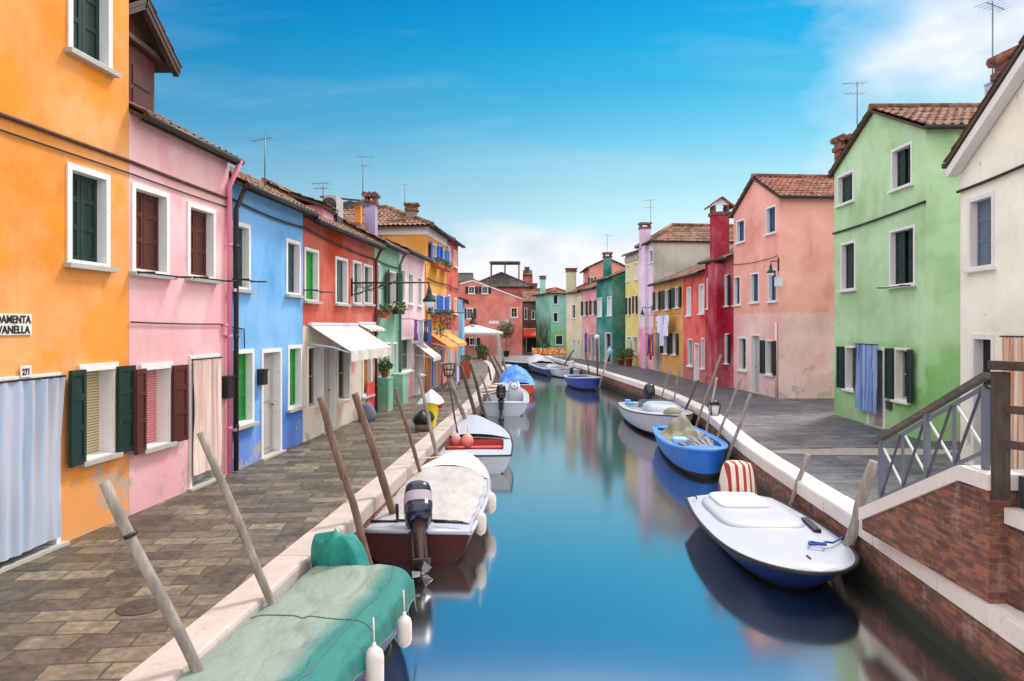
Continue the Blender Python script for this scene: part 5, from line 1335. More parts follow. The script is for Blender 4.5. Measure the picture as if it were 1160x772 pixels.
# steel stair railing
rl = thing('stair_railing', 'grey steel stair railing with crossed bars and dark wooden handrail', 'railing', (SX + 0.1, yb, 0.3)); ro = rl.location
RXx = SX + 0.10
def copz(y): return zb_ + 0.14 + (zt_ + 0.15 - zb_ - 0.14) * (yb + .02 - max(y, yt)) / (yb + .02 - yt)
py_ = [8.72, 7.76, 6.80]
for y in py_:
    mb = MB(); mb.box(RXx - .025, RXx + .025, y - .03, y + .03, copz(y) - .01, copz(y) + .80); mb.build('post', [steel], rl, ro)
railz = lambda y, h: zb_ + 0.14 + (zt_ + .15 - zb_ - .14) * (yb + .02 - y) / (yb + .02 - yt) + h
mb = MB()
mb.bar((RXx, 8.9, railz(8.9, .80)), (RXx, 6.78, railz(6.78, .80)), .075, .06); mb.build('handrail', [wood('dark_handrail', (0.07, 0.06, 0.055, 1), (0.14, 0.12, 0.11, 1), 1)], rl, ro)
for h in (.07, .70):
    mb = MB(); mb.bar((RXx, 8.72, railz(8.72, h)), (RXx, 6.80, railz(6.80, h)), .03, .035); mb.build('rail', [steel], rl, ro)
for a, b_ in zip(py_, py_[1:]):
    mid = (a + b_) / 2
    mb = MB(); mb.box(RXx - .008, RXx + .008, mid - .02, mid + .02, railz(mid, .07), railz(mid, .70)); mb.build('baluster', [steel], rl, ro)
    for p, q in ((a, mid), (mid, b_)):
        for (h0, h1, dx, mt) in ((.68, .09, .012, paint('pale_steel', S(205, 205, 212), 0.45, 0.08)), (.09, .68, -.012, paint('dark_steel', S(70, 72, 84), 0.5, 0.12))):
            mb = MB(); mb.bar((RXx + dx, p - .03, railz(p, h0)), (RXx + dx, q + .03, railz(q, h1)), .02, .022); mb.build('cross_bar', [mt], rl, ro)
# wooden bridge railing
wr = thing('bridge_railing', 'brown timber post and three rails on the bridge landing', 'railing', (SX + 0.1, 6.5, 1.2)); wo = wr.location
tim = wood('dark_timber', (0.035, 0.022, 0.018, 1), (0.10, 0.065, 0.05, 1), 0); timv = wood('dark_timber_post', (0.035, 0.022, 0.018, 1), (0.10, 0.065, 0.05, 1), 2)
pp = V((SX + 0.05, 6.52, 0)); dr = V((0.62, -1.0, 0)).normalized()
mb = MB(); mb.box(pp.x - .055, pp.x + .055, pp.y - .055, pp.y + .055, 1.02, 2.18); mb.build('post', [timv], wr, wo)
mb = MB(); q = pp + dr * 2.2; mb.box(q.x - .055, q.x + .055, q.y - .055, q.y + .055, 1.02, 2.18); mb.build('post', [timv], wr, wo)
for z, hh, ww in ((2.24, .085, .13), (1.84, .075, .05), (1.52, .075, .05)):
    mb = MB(); st = pp + dr * (-.08 if z > 2 else .05) + V((0, 0, z)); mb.bar(st, pp + dr * 2.5 + V((0, 0, z)), ww, hh); mb.build('rail', [tim], wr, wo)
mb = MB(); mb.bar((RXx, 6.80, 2.03), pp + V((0, .06, 2.0)), .03, .03); mb.build('bracket', [iron], wr, wo)

# ================================================================== THINGS ON THE FACADES
def frame_at(H, a, b_, z): return H.fr(a, b_, z)
def cloth_mat(name, c, var=0.15): return paint(name, c, 0.9, var, 2, 0.05, 0.1)
def curtain(H, px0, px1, zt, zb, mat, label, pleats=9, amp=.035, cat='curtain', off=.06):
    a0, _ = H.at(px0); a1, _ = H.at(px1)
    if a0 > a1: a0, a1 = a1, a0
    o = H.fr((a0 + a1) / 2, off, zb)
    t = thing('door_curtain', label, cat, o, 0, None)
    mb = MB(); sd = random.uniform(0, 9)
    def fn(u, v):
        ph = u * pleats * 6.283 + 2.2 * noise.noise(V((u * 5, sd, 1))) + 0.5 * math.sin(v * 2 + sd)
        w = amp * (0.25 + 0.45 * v * v + 0.5 * noise.noise(V((u * 4 + sd, v * 1.3, 2)))) * math.sin(ph) + amp * 0.9 * noise.noise(V((u * 3, v * 2.2, sd))) + amp * .5 * (1 - v)
        return H.fr(a0 + (a1 - a0) * (u + 0.015 * math.sin(v * 4 + sd)), off + w, zb + (zt - zb) * v + (.02 * noise.noise(V((u * 3, sd, 0))) if v == 0 else 0)) - o
    mb.grid(fn, pleats * 8, 14); mb.build('cloth', [mat], t)
    mb = MB(); mb.tube([H.fr(a0 - .05, off, zt + .01) - o, H.fr(a1 + .05, off, zt + .01) - o], .014, 6); mb.build('rod', [iron], t)
    return t
def vstripe(name, ca, cb, cc):
    if name in MATS: return MATS[name]
    m, nt, b = new_mat(name); pos = N(nt, 'ShaderNodeTexCoord').outputs['Object']
    n1 = noise_tex(nt, mapping(nt, pos, (5, 5, 0.12)), 2.0, 2); n2 = noise_tex(nt, mapping(nt, pos, (9, 9, .1), (0, 0, 0), (3, 1, 0)), 2.0, 2)
    col = mixc(nt, ramp(nt, n1, [(0.42, K1), (0.58, W1)]), ca, cb); col = mixc(nt, ramp(nt, n2, [(0.52, K1), (0.6, W1)]), col, cc)
    L(nt, col, b.inputs['Base Color']); b.inputs['Roughness'].default_value = 0.9; MATS[name] = m; return m
curtain(HO, -75, 65, 2.0, 0.12, vstripe('blue_grey_curtain', S(160, 180, 205), S(172, 184, 205), S(180, 178, 192)), 'pale blue grey curtain covering the orange house door', 9, .045)
curtain(HP, 215, 246, 2.06, 0.22, vstripe('beige_pink_curtain', S(225, 195, 188), S(205, 170, 165), S(232, 212, 200)), 'beige pink curtain drawn across the pink house door', 6, .03)
curtain(RG, 975, 1000, 2.12, 0.38, vstripe('blue_stripe_curtain', S(120, 150, 200), S(150, 175, 215), S(85, 110, 165)), 'blue striped curtain bulging out of the pale green house door', 6, .045, off=.14)
curtain(RCr, 1139, 1175, 2.42, 0.1, vstripe('tan_stripe_curtain', S(215, 185, 160), S(185, 125, 95), S(225, 220, 210)), 'tan and rust striped curtain on the cream house', 6, .03)

# street name sign and number plate
def text_obj(H, txt, a, z, size, mat, parent, org, sx=1.0, b_=.03, align='LEFT', ext=.003):
    cu = bpy.data.curves.new('lettering', 'FONT'); cu.body = txt; cu.size = size; cu.extrude = ext; cu.align_x = align; cu.offset = 0.003
    cu.materials.append(mat)
    tmp = bpy.data.objects.new('lettering', cu)
    me = bpy.data.meshes.new_from_object(tmp); bpy.data.objects.remove(tmp); bpy.data.curves.remove(cu)
    if not me.materials: me.materials.append(mat)
    o = bpy.data.objects.new('lettering', me); C.objects.link(o)
    M = Matrix((H.u, V((0, 0, 1)), H.n)).transposed().to_4x4()
    M = Matrix.Translation(H.fr(a, b_, z) - V(org)) @ M @ Matrix.Diagonal((sx, 1, 1, 1))
    o.parent = parent; o.matrix_local = M
    return o
inkm = paint('black_lettering', (0.015, 0.015, 0.015, 1), 0.7, 0.1)
a1, _ = HO.at(33.5); zt = 2.74; zb = 2.505
o = HO.fr(a1 - .4, .012, zb); t = thing('street_sign', 'white painted street name panel reading FONDAMENTA CAVANELLA on the orange wall', 'street sign', o)
mb = MB(); mb.box(a1 - .78, a1 + .012, .004, .016, zb, zt, 0, HO.fr); mb.build('plate', [stone('sign_white', (0.72, 0.72, 0.70, 1), 0.06)], t, o)
text_obj(HO, 'FONDAMENTA', a1 - .006, zb + .132, .118, inkm, t, o, .86, .019, 'RIGHT'); text_obj(HO, 'CAVANELLA', a1 - .02, zb + .02, .118, inkm, t, o, .90, .019, 'RIGHT')
a0, _ = HO.at(20.5); a1, _ = HO.at(32.5); z0 = 2.0 + .035
o = HO.fr(a0, .01, z0); t = thing('number_plate', 'small white house number plate 271 above the blue grey curtain', 'number plate', o)
mb = MB(); mb.box(a0, a1, .024, .032, z0, z0 + .13, 0, HO.fr); mb.build('plate', [stone('sign_white', (0.72, 0.72, 0.70, 1))], t, o)
text_obj(HO, '271', (a0 + a1) / 2, z0 + .03, .095, inkm, t, o, .8, .034, 'CENTER')

def wallbox(H, px0, px1, y0, y1, dep, mat, name, label, cat, lid=None):
    a0, _ = H.at(px0); a1, Y1 = H.at(px1); Ym = H.at((px0 + px1) / 2)[1]
    if a0 > a1: a0, a1 = a1, a0
    zt, zb = CH - (y0 - HY) / F * Ym, CH - (y1 - HY) / F * Ym
    o = H.fr((a0 + a1) / 2, 0, zb); t = thing(name, label, cat, o)
    mb = MB(); mb.box(a0, a1, .004, dep, zb, zt, 0, H.fr); mb.build('body', [mat], t, o)
    mb = MB(); mb.box(a0 - .012, a1 + .012, .0, dep + .02, zt, zt + .03, 0, H.fr); mb.box(a0 + .03, a1 - .03, dep, dep + .006, zt - .09, zt - .06, 0, H.fr); mb.build('lid', [lid or mat], t, o)
    return t
wallbox(HP, 250, 257, 428, 451, .14, iron, 'mailbox', 'black mailbox beside the pink house curtain', 'mailbox')
wallbox(HB, 291, 296, 420, 436, .13, iron, 'mailbox', 'black mailbox beside the blue house door', 'mailbox')
wallbox(HP, 251, 257, 369, 380, .06, paint('pink_box', S(225, 150, 165), 0.5, 0.1), 'junction_box', 'small pink junction box by the pink downpipe', 'junction box')
wallbox(RSa, 887.0, 883.4, 315.5, 324.5, .2, whiteS, 'meter_box', 'white box below the lamp on the salmon house', 'meter box')
wallbox(RG, 1005.5, 1011, 456, 464, .05, paint('brown_box', S(70, 70, 50), 0.6), 'letter_box', 'small dark letter box low beside the green house door', 'letter box')
wallbox(HE, 571, 575.6, 363, 371, .3, whiteS, 'air_conditioner', 'white air conditioner on the terracotta house wall', 'air conditioner')
wallbox(HE, 554, 565, 364, 367, .02, stone('sign_white', (0.72, 0.72, 0.70, 1)), 'wall_plaque', 'faint pale plaque on the terracotta house', 'plaque')

# awnings
def awning(H, a0, a1, zt, zf, out, val, mat, label):
    o = H.fr((a0 + a1) / 2, 0, zt); t = thing('awning', label, 'awning', o, 0, None)
    mb = MB()
    mb.hexa([H.fr(a0, .06, zt - .02), H.fr(a1, .06, zt - .02), H.fr(a1, out, zf - .02), H.fr(a0, out, zf - .02), H.fr(a0, .06, zt), H.fr(a1, .06, zt), H.fr(a1, out, zf), H.fr(a0, out, zf)])
    mb.build('canopy', [mat], t, o)
    mb = MB(); n = 40
    mb.grid(lambda u, v: H.fr(a0 + (a1 - a0) * u, out + .012 + .015 * math.sin(u * 25) * (1 - v), zf - .005 - val * (1 - v) + (.012 * math.cos(u * 60) if v == 0 else 0)), n, 3); mb.build('valance', [mat], t, o)
    for a in (a0 + .04, a1 - .04):
        mb = MB(); mb.tube([H.fr(a, .04, zt - .42), H.fr(a, out * .55, (zt + zf) / 2 - .2), H.fr(a, out - .03, zf - .04)], .018, 7); mb.build('arm', [whiteS], t, o)
    mb = MB(); mb.box(a0 - .02, a1 + .02, .0, .09, zt + .0, zt + .07, 0, H.fr); mb.build('housing', [whiteS], t, o)
    return t
can_w = tarp_mat('awning_white', S(225, 220, 215), S(205, 200, 195), 0.3)
can_o = tarp_mat('awning_orange', S(240, 125, 40), S(250, 160, 60), 0.3)
can_y = tarp_mat('awning_amber', S(245, 170, 50), S(235, 150, 60), 0.3)
can_r = tarp_mat('awning_red_orange', S(235, 85, 40), S(225, 75, 40), 0.3)
awning(HR, .3, 3.75, 2.62, 2.04, 1.0, .24, can_w, 'large white awning over the red house shopfront')
awning(HR, 3.85, 5.45, 2.66, 2.52, .38, .05, can_w, 'narrow grey white canopy beside the large awning on the red house')
awning(H2, 2.1, 3.6, 1.95, 1.45, .75, .15, can_w, 'small off white awning over the rose house door')
awning(HY_, .15, 2.3, 2.35, 1.75, .95, .12, can_o, 'orange awning over the blue door of the yellow house')
awning(HY_, 2.4, 4.5, 2.35, 1.85, .95, .12, can_y, 'amber awning beside the orange one on the yellow house')
awning(HE4, .0, 1.75, 2.35, 1.7, 1.2, .2, can_r, 'red orange awning on the maroon house')

# lamps
def wall_lamp(H, a, z, reach, label, shade, scroll=True, drop=.28, k=1.0):
    o = H.fr(a, 0, z); t = thing('wall_lamp', label, 'wall lamp', o, 0, None)
    mb = MB(); mb.tube([H.fr(a, 0, z), H.fr(a, reach, z)], .022 * k, 7); mb.box(a - .04, a + .04, .0, .03, z - .35, z + .12, 0, H.fr)
    if scroll:
        for (b0, r, sg) in ((.22, .16, -1), (.55, .11, -1), (.85, .08, -1)):
            mb.tube([H.fr(a, b0 + r * (1 - .03 * i) * math.cos(i * .55), z - r - .03 + r * (1 - .03 * i) * math.sin(i * .55)) for i in range(18)], .013, 5)
        mb.tube([H.fr(a, .03, z - .33), H.fr(a, .5, z - .18), H.fr(a, 1.1, z - .03)], .014, 6)
        mb.tube([H.fr(a, reach * .5, z - .05), H.fr(a, reach * .56, z + .05), H.fr(a, reach * .62, z - .04)], .014, 6)
    mb.tube([H.fr(a, reach - .02, z), H.fr(a, reach, z - drop * .4)], .018 * k, 6)
    mb.build('bracket', [iron], t, o)
    mb = MB(); c = H.fr(a, reach, z - drop * .4); R = .15 * k
    mb.lathe([(.03 * k, 0), (.05 * k, -.08 * k), (.07 * k, -.2 * k), (R, -.30 * k), (R * 1.05, -.34 * k)], c, 14); mb.build('lamp_shade', [shade], t, o)
    mb = MB(); mb.lathe([(R * .9, -.345 * k), (R * .85, -.40 * k), (R * .5, -.47 * k), (0.001, -.49 * k)], c, 14); mb.build('lamp_glass', [paint('milky_glass', S(225, 225, 235))], t, o)
    return t
a, _ = HR.at(398); wall_lamp(HR, a, 3.78, 2.15, 'long scrolled black iron street lamp on the red house', dkgreen, True, .3, 1.15)
a, _ = HY_.at(484.5); wall_lamp(HY_, .12, 3.15, 1.9, 'thin black lamp arm at the corner of the yellow house', iron, False)
a, _ = RSa.at(881); wall_lamp(RSa, .05, 4.95, .3, 'green bell shaped lamp at the corner of the salmon house', dkgreen, False, .3, .9)
a, _ = RL.at(734); wall_lamp(RL, .25, 3.75, .6, 'small lamp on the corner of the lilac house', dkgreen, False, .3, .9)

# flower boxes and trailing plants
leafm = foliage('leaves', (0.035, 0.09, 0.02, 1), (0.09, 0.16, 0.035, 1)); leafd = foliage('leaves_dark', (0.02, 0.06, 0.02, 1), (0.05, 0.11, 0.03, 1))
leafdull = foliage('leaves_dull', (0.06, 0.07, 0.03, 1), (0.14, 0.14, 0.07, 1))
petal = foliage('red_petals', (0.5, 0.03, 0.03, 1), (0.6, 0.10, 0.12, 1)); terra = paint('terracotta_pot', S(175, 85, 55), 0.8, 0.2)
def flower_box(H, px0, px1, y, label, trail=0.0, mat=terra, out=.22, flowers=True):
    a0, _ = H.at(px0); a1, _ = H.at(px1); Ym = H.at((px0 + px1) / 2)[1]; a0, a1 = min(a0, a1), max(a0, a1)
    z = CH - (y - HY) / F * Ym; o = H.fr((a0 + a1) / 2, out, z); t = thing('flower_box', label, 'flower box', o, 0, 'flower boxes on the houses')
    mb = MB(); mb.box(a0, a1, .11, out + .12, z - .18, z, 0, H.fr); mb.build('planter', [mat], t, o)
    mb = MB(); rf = lambda: H.fr(random.uniform(a0 - .05, a1 + .05), random.uniform(.1, out + .2), z + random.uniform(-.05, .22)) if (trail == 0 or random.random() < .3) else H.fr(random.uniform(a0 - .1, a1 + .1), out + random.uniform(-.1, .22), z + .15 - trail * random.random() ** 1.3)
    leaf_cloud(mb, rf, 380 if trail else 200, .055); mb.build('foliage', [leafm if trail == 0 else leafd], t, o)
    if flowers:
        mb = MB(); leaf_cloud(mb, rf, 40, .04); mb.build('blossom', [petal], t, o)
flower_box(HY_, 487.5, 495.5, 299, 'flower box under the top blue shutters nearer the rose house')
flower_box(HY_, 498, 504.5, 303, 'flower box under the top blue shutters nearer the vermilion house')
flower_box(HY_, 487.5, 495.5, 357, 'long trailing greenery under the lower blue window nearer the rose house', 1.1)
flower_box(HY_, 498, 505, 357, 'trailing greenery under the lower blue window nearer the vermilion house', .8)
flower_box(HG, 425.5, 431.5, 354, 'flower box with green leaves under the mint house window')
flower_box(HG, 439, 448, 350, 'grey flower box under the open dark shutters of the mint house', 0, iron, .2, False)
mb = MB()

# half walls and pot by the mint house
for (px0, px1, lb) in ((426, 431.8, 'mint half wall with a flower pot, touching the red house'), (443.5, 450, 'mint half wall nearer the rose house')):
    a0, _ = HG.at(px0); a1, _ = HG.at(px1); o = HG.fr((a0 + a1) / 2, .2, 0)
    mb = MB(); mb.box(a0, a1, .03, .38, .0, .98, 0, HG.fr); mb.box(a0 - .02, a1 + .02, .015, .40, .98, 1.03, 0, HG.fr)
    tag(mb.build('half_wall', [pl_green], None, o), lb, 'half wall')
def pot_plant(p, r, h, ph, label, crown='bush', mat=terra, stem=0.0):
    t = thing('potted_plant', label, 'potted plant', p, 0, 'potted plants')
    mb = MB(); mb.lathe([(r * .7, 0), (r, h), (r * 1.1, h), (r * 1.1, h * .86), (r * .95, h * .9), (0, h * .9)], (0, 0, 0), 16); mb.build('pot', [mat], t)
    if stem:
        mb = MB(); mb.tube([(0, 0, h * .8), (.02, 0, h + stem)], .035, 7); mb.build('stem', [poleb], t)
    mb = MB(); R = ph / 2
    def rp():
        while True:
            q = V((random.uniform(-1, 1), random.uniform(-1, 1), random.uniform(-1, 1)))
            if q.length < 1: break
        k_ = 1 + .35 * noise.noise(q * 2.5 + V(p))
        return V((q.x * R * k_, q.y * R * k_, h + stem + R * .8 + q.z * R * k_))
    leaf_cloud(mb, rp, 1500 if stem else 420, .07 if stem else max(.05, ph * .09)); mb.build('crown', [leafdull if stem else leafm], t)
    return t
a, _ = HG.at(428.5); pot_plant(HG.fr(a, .2, 1.03), .13, .2, .42, 'small green plant in a red pot on the mint half wall')
pot_plant((-.5, 60.3, 0), .3, .5, 1.55, 'ball shaped tree in a dark pot before the terracotta house', mat=paint('dark_pot', S(50, 40, 40), 0.8), stem=1.2)
pot_plant((7.62, 46.0, 0), .26, .55, .7, 'plant in a terracotta pot by the pale yellow house')
pot_plant((7.35, 47.6, 0), .24, .4, .8, 'bushy plant in a pot against the bare side of the teal house')
pot_plant((-2.55, 56.5, 0), .25, .4, .9, 'leafy potted shrub near the white parasol')
pot_plant((-2.1, 54.0, 0), .25, .4, .8, 'potted shrub at the kerb bend beyond the boats')
t = thing('planter_box', 'rust brown planter box standing before the vermilion house', 'planter', HV.fr(2.6, .5, 0))
mb = MB(); mb.box(-.25, .25, -.5, .5, 0, .85); mb.build('body', [terra], t); mb = MB(); leaf_cloud(mb, lambda: V((random.uniform(-.25, .25), random.uniform(-.5, .5), random.uniform(.85, 1.15))), 180, .06); mb.build('foliage', [leafm], t)

# parasol
t = thing('parasol', 'white square parasol open before the terracotta house', 'parasol', (-3.1, 58.5, 0))
mb = MB(); R = 2.35
pk = V((0, 0, 2.75)); cs = [V((sx * R, sy * R, 2.12)) for sx, sy in ((1, 1), (-1, 1), (-1, -1), (1, -1))]
for i in range(4): mb.add([pk, cs[i], cs[(i + 1) % 4]], [(0, 1, 2)]); mb.quad(cs[i], cs[(i + 1) % 4], cs[(i + 1) % 4] - V((0, 0, .16)), cs[i] - V((0, 0, .16)))
mb.build('canopy', [can_w], t); mb = MB(); mb.tube([(0, 0, 0), (0, 0, 2.72)], .045, 8); mb.build('pole', [whiteS], t)
mb = MB(); mb.box(-.35, .35, -.35, .35, 0, .12); mb.build('base', [greystone], t)

# laundry
def hang(H, a0, a1, b_, z, drop, mat, label, kind='towel', name='hanging_cloth'):
    o = H.fr((a0 + a1) / 2, b_, z); sd = random.uniform(0, 30)
    mb = MB(); w = a1 - a0
    def wav(u, v): return .05 * (1 - v) * math.sin(u * 9 + sd) + .03 * noise.noise(V((u * 4, v * 3, sd)))
    if kind == 'shirt':
        mb.grid(lambda u, v: H.fr(a0 + w * (.22 + .56 * u), b_ + wav(u, v), z - drop * (1 - v)) - o, 10, 8)
        for s0, s1 in ((.24, .0), (.76, 1.0)):
            mb.grid(lambda u, v: H.fr(a0 + w * (s0 + (s1 - s0) * u), b_ + .012 + wav(u, v), z - .02 - drop * (.22 + .25 * u) * (1 - v) - .12 * u) - o, 5, 4)
    elif kind == 'trousers':
        for s0 in (0.0, .52):
            mb.grid(lambda u, v: H.fr(a0 + w * (s0 + .48 * u), b_ + wav(u, v), z - drop * (1 - v)) - o, 6, 8)
    else:
        mb.grid(lambda u, v: H.fr(a0 + w * u, b_ + wav(u, v), z - drop * (1 - v)) - o, 10, 8)
    ob = mb.build(name, [mat]); ob.location = o
    return tag(ob, label, 'laundry', 'washing hung out on the houses')
cw, cl_, cd, cr, cb_ = cloth_mat('cloth_white', S(222, 222, 240)), cloth_mat('cloth_lilac', S(170, 155, 200)), cloth_mat('cloth_dark', S(50, 52, 75)), cloth_mat('cloth_red', S(190, 45, 55)), cloth_mat('cloth_blue', S(60, 85, 150))
cg, cpur = cloth_mat('cloth_grey', S(140, 150, 165)), cloth_mat('cloth_purple', S(105, 75, 130))
def line(H, a0, a1, b_, z, label):
    o = H.fr(a0, b_, z); mb = MB(); n = 12
    mb.tube([H.fr(a0 + (a1 - a0) * i / n, b_, z - .06 * math.sin(math.pi * i / n)) - o for i in range(n + 1)], .009, 5)
    for a in (a0, a1): mb.tube([H.fr(a, 0, z) - o, H.fr(a, b_ + .05, z) - o], .012, 5)
    ob = mb.build('clothesline', [cablM]); ob.location = o; tag(ob, label, 'clothesline')
line(H2, .3, 3.7, .4, 2.86, 'clothesline across the rose house')
hang(H2, .5, 1.1, .4, 2.84, .75, cpur, 'purple grey cloth at the mint end of the rose house line')
hang(H2, 1.2, 2.0, .4, 2.82, .9, cg, 'grey towel in the middle of the rose house line')
hang(H2, 2.1, 2.7, .4, 2.82, .8, cd, 'dark trousers on the rose house line', 'trousers', 'hanging_trousers')
hang(H2, 2.8, 3.5, .4, 2.84, .95, cb_, 'blue grey cloth at the yellow end of the rose house line')
Lw = RO.Lw
line(RO, .5, 5.6, .45, 2.72 + .55, 'clothesline high across the amber house')
hang(RO, 1.0, 2.5, .45, 3.24, 1.15, cw, 'white shirt at the scarlet end of the amber house line', 'shirt', 'hanging_shirt')
hang(RO, 2.5, 3.9, .45, 3.22, 1.0, cw, 'white shirt with drooping sleeves in the middle of the amber house line', 'shirt', 'hanging_shirt')
hang(RO, 2.1, 2.75, .50, 3.2, 1.65, cloth_mat('cloth_ice', S(200, 205, 235)), 'long pale towel between the white shirts')
line(RO, 4.3, 6.3, .5, 2.15, 'low clothesline by the amber house door')
hang(RO, 4.4, 4.75, .5, 2.13, 1.2, cpur, 'purple cloth on the low amber house line')
hang(RO, 4.8, 5.2, .5, 2.12, 1.45, cr, 'red cloth on the low amber house line')
hang(RO, 5.25, 5.6, .5, 2.12, 1.1, cd, 'dark cloth on the low amber house line')
hang(RO, 5.65, 6.1, .5, 2.13, 1.3, cg, 'grey cloth on the low amber house line next to the lilac house')
hang(RY, 1.35, 1.6, .15, 1.75, 1.3, cw, 'narrow white curtain strip at the pale yellow house door')
hang(RP, 1.1, 1.6, .3, 2.1, 1.5, cb_, 'long dark blue cloth on the faded pink house')
hang(RTe, 3.1, 3.6, .3, 1.7, 1.3, cg, 'grey cloth by the teal house door')
# drying rack before the yellow house
o = HY_.fr(.6, .9, 0); t = thing('drying_rack', 'drying rack draped with lilac cloths before the yellow house', 'drying rack', o)
mb = MB()
for x, z in ((-.3, .95), (0, 1.0), (.3, .95)): mb.tube([(x, -.9, z), (x, .9, z)], .012, 5)
for y in (-.8, .8): mb.tube([(-.35, y, 0), (.3, y, .95)], .014, 5); mb.tube([(.35, y, 0), (-.3, y, .95)], .014, 5)
mb.build('frame', [alu], t)
for i, (y0, y1, x, mt, dp, lb) in enumerate(((-.85, -.3, .31, cl_, .7, 'lilac cloth on the drying rack'), (-.25, .25, .31, cw, .65, 'white cloth on the drying rack'), (.3, .8, .31, cb_, .8, 'blue cloth on the drying rack'), (-.8, -.1, -.3, cpur, .8, 'purple cloth on the drying rack'))):
    mb = MB(); mb.grid(lambda u, v: V((x + .03 * math.sin(u * 8 + i) * (1 - v), y0 + (y1 - y0) * u, .96 - dp * (1 - v))), 8, 6); ob = mb.build('hanging_cloth', [mt]); ob.location = o; tag(ob, lb, 'laundry', 'washing hung out on the houses')
mb = MB()

# yellow sack and dark bundle on the pavement
Y0 = 18.0; c = P(488, 484, Y0); c.z = 0.0
t = thing('sack', 'tall yellow sack with white cloth top standing at the kerb', 'sack', c)
mb = MB(); mb.grid(lambda u, v: V(((.09 + .12 * v ** .7) * (1 + .08 * math.sin(u * 6.283 * 5 + v * 3)) * math.cos(u * 6.283), (.09 + .12 * v ** .7) * (1 + .08 * math.sin(u * 6.283 * 5 + v * 3)) * math.sin(u * 6.283), .02 + .70 * v)), 36, 10); mb.build('body', [paint('yellow_plastic', S(245, 215, 20), 0.4, 0.15)], t)
mb = MB(); mb.grid(lambda u, v: V(((.30 * (1 - v) + .02) * (1 + .10 * math.sin(u * 6.283 * 4)) * math.cos(u * 6.283), (.30 * (1 - v) + .02) * (1 + .10 * math.sin(u * 6.283 * 4)) * math.sin(u * 6.283), .66 + .32 * v ** .8 + .03 * math.sin(u * 19))), 32, 6); mb.build('cloth_top', [cloth_mat('cloth_white2', S(225, 228, 240))], t)
mb = MB(); loft(mb, [superring(.07, .06, .52, 10, 2.5, .22), superring(.08, .07, .60, 10, 2.5, .22), superring(.05, .05, .66, 10, 2.5, .22)]); mb.build('tag', [cr], t)
o = P(480, 483, 17.6); o.z = 0
mb = MB(); mb.grid(lambda u, v: V(((.25 * math.sin(math.pi * min(1, v * .9 + .1)) ** .6) * (1 + .2 * math.sin(u * 12.5)) * math.cos(u * 6.283), (.25 * math.sin(math.pi * min(1, v * .9 + .1)) ** .6) * math.sin(u * 6.283), .14 + .36 * v + .03 * math.sin(u * 19))), 24, 8)
ob = mb.build('bin_bag', [paint('black_plastic', (.015, .015, .017, 1), .35, .2)]); ob.location = o; tag(ob, 'crumpled black bag beside the yellow sack', 'bag')
mb = MB(); loft(mb, [superring(.20, .16, 0, 14, 4), superring(.22, .17, .15, 14, 4), superring(.19, .15, .17, 14, 4)]); ob = mb.build('wooden_box', [poleb]); ob.location = (o.x, o.y, 0); tag(ob, 'low brown box under the black bag', 'box')
mb = MB(); loft(mb, [superring(.22, .2, 0, 16, 2.5), superring(.26, .22, .2, 16, 2.5), superring(.16, .14, .42, 16, 2.2), superring(.05, .05, .5, 16, 2)]); ob = mb.build('laundry_bag', [cloth_mat('cloth_bluegrey', S(120, 120, 145))]); a, _ = HR.at(401.5); ob.location = HR.fr(a, .35, 0); tag(ob, 'blue grey bag slumped below the white awning', 'bag')
o = P(159, 688, 2080 / 318.0); o.z = 0.004
mb = MB(); mb.lathe([(0.001, .008), (.19, .008), (.20, .004), (.205, 0)], (0, 0, 0), 28); mb.lathe([(0.001, .0115), (.05, .0115), (.06, .009)], (0, 0, 0), 20); ob = mb.build('manhole_cover', [paint('rusty_iron', (.055, .042, .033, 1), .7, .4, 9, .4, worn=(.11, .07, .05, 1))]); ob.location = o; tag(ob, 'round rusty manhole cover in the brown pavement', 'manhole cover')

# orange barrier at the far end
t = thing('canal_barrier', 'low cream and orange patterned barrier at the canal end', 'barrier', (3.2, 62.6, 0))
om, nt, b = new_mat('barrier_cloth'); pos = N(nt, 'ShaderNodeTexCoord').outputs['Object']
wv = noise_tex(nt, mapping(nt, pos, (1.0, 1, 1.4), (0, 0.5, 0)), 1.7, 3); L(nt, ramp(nt, wv, [(.42, S(238, 215, 165)), (.5, S(235, 150, 70)), (.62, S(225, 95, 50)), (.7, S(240, 220, 180))]), b.inputs['Base Color']); b.inputs['Roughness'].default_value = .8
mb = MB(); mb.grid(lambda u, v: V((-1.45 + 3.0 * u, .03 * math.sin(u * 31), .12 + .52 * v + .02 * math.sin(u * 12) * v)), 40, 4); mb.build('sheet', [om], t)
for x in (-1.4, -.6, .2, 1.0, 1.5):
    mb = MB(); mb.tube([(x, .06, 0), (x, .06, .75)], .035, 7); mb.build('post', [polel], t)
mb = MB(); mb.tube([(-1.45, .05, .66), (1.55, .05, .66)], .025, 6); mb.build('rail', [polel], t)

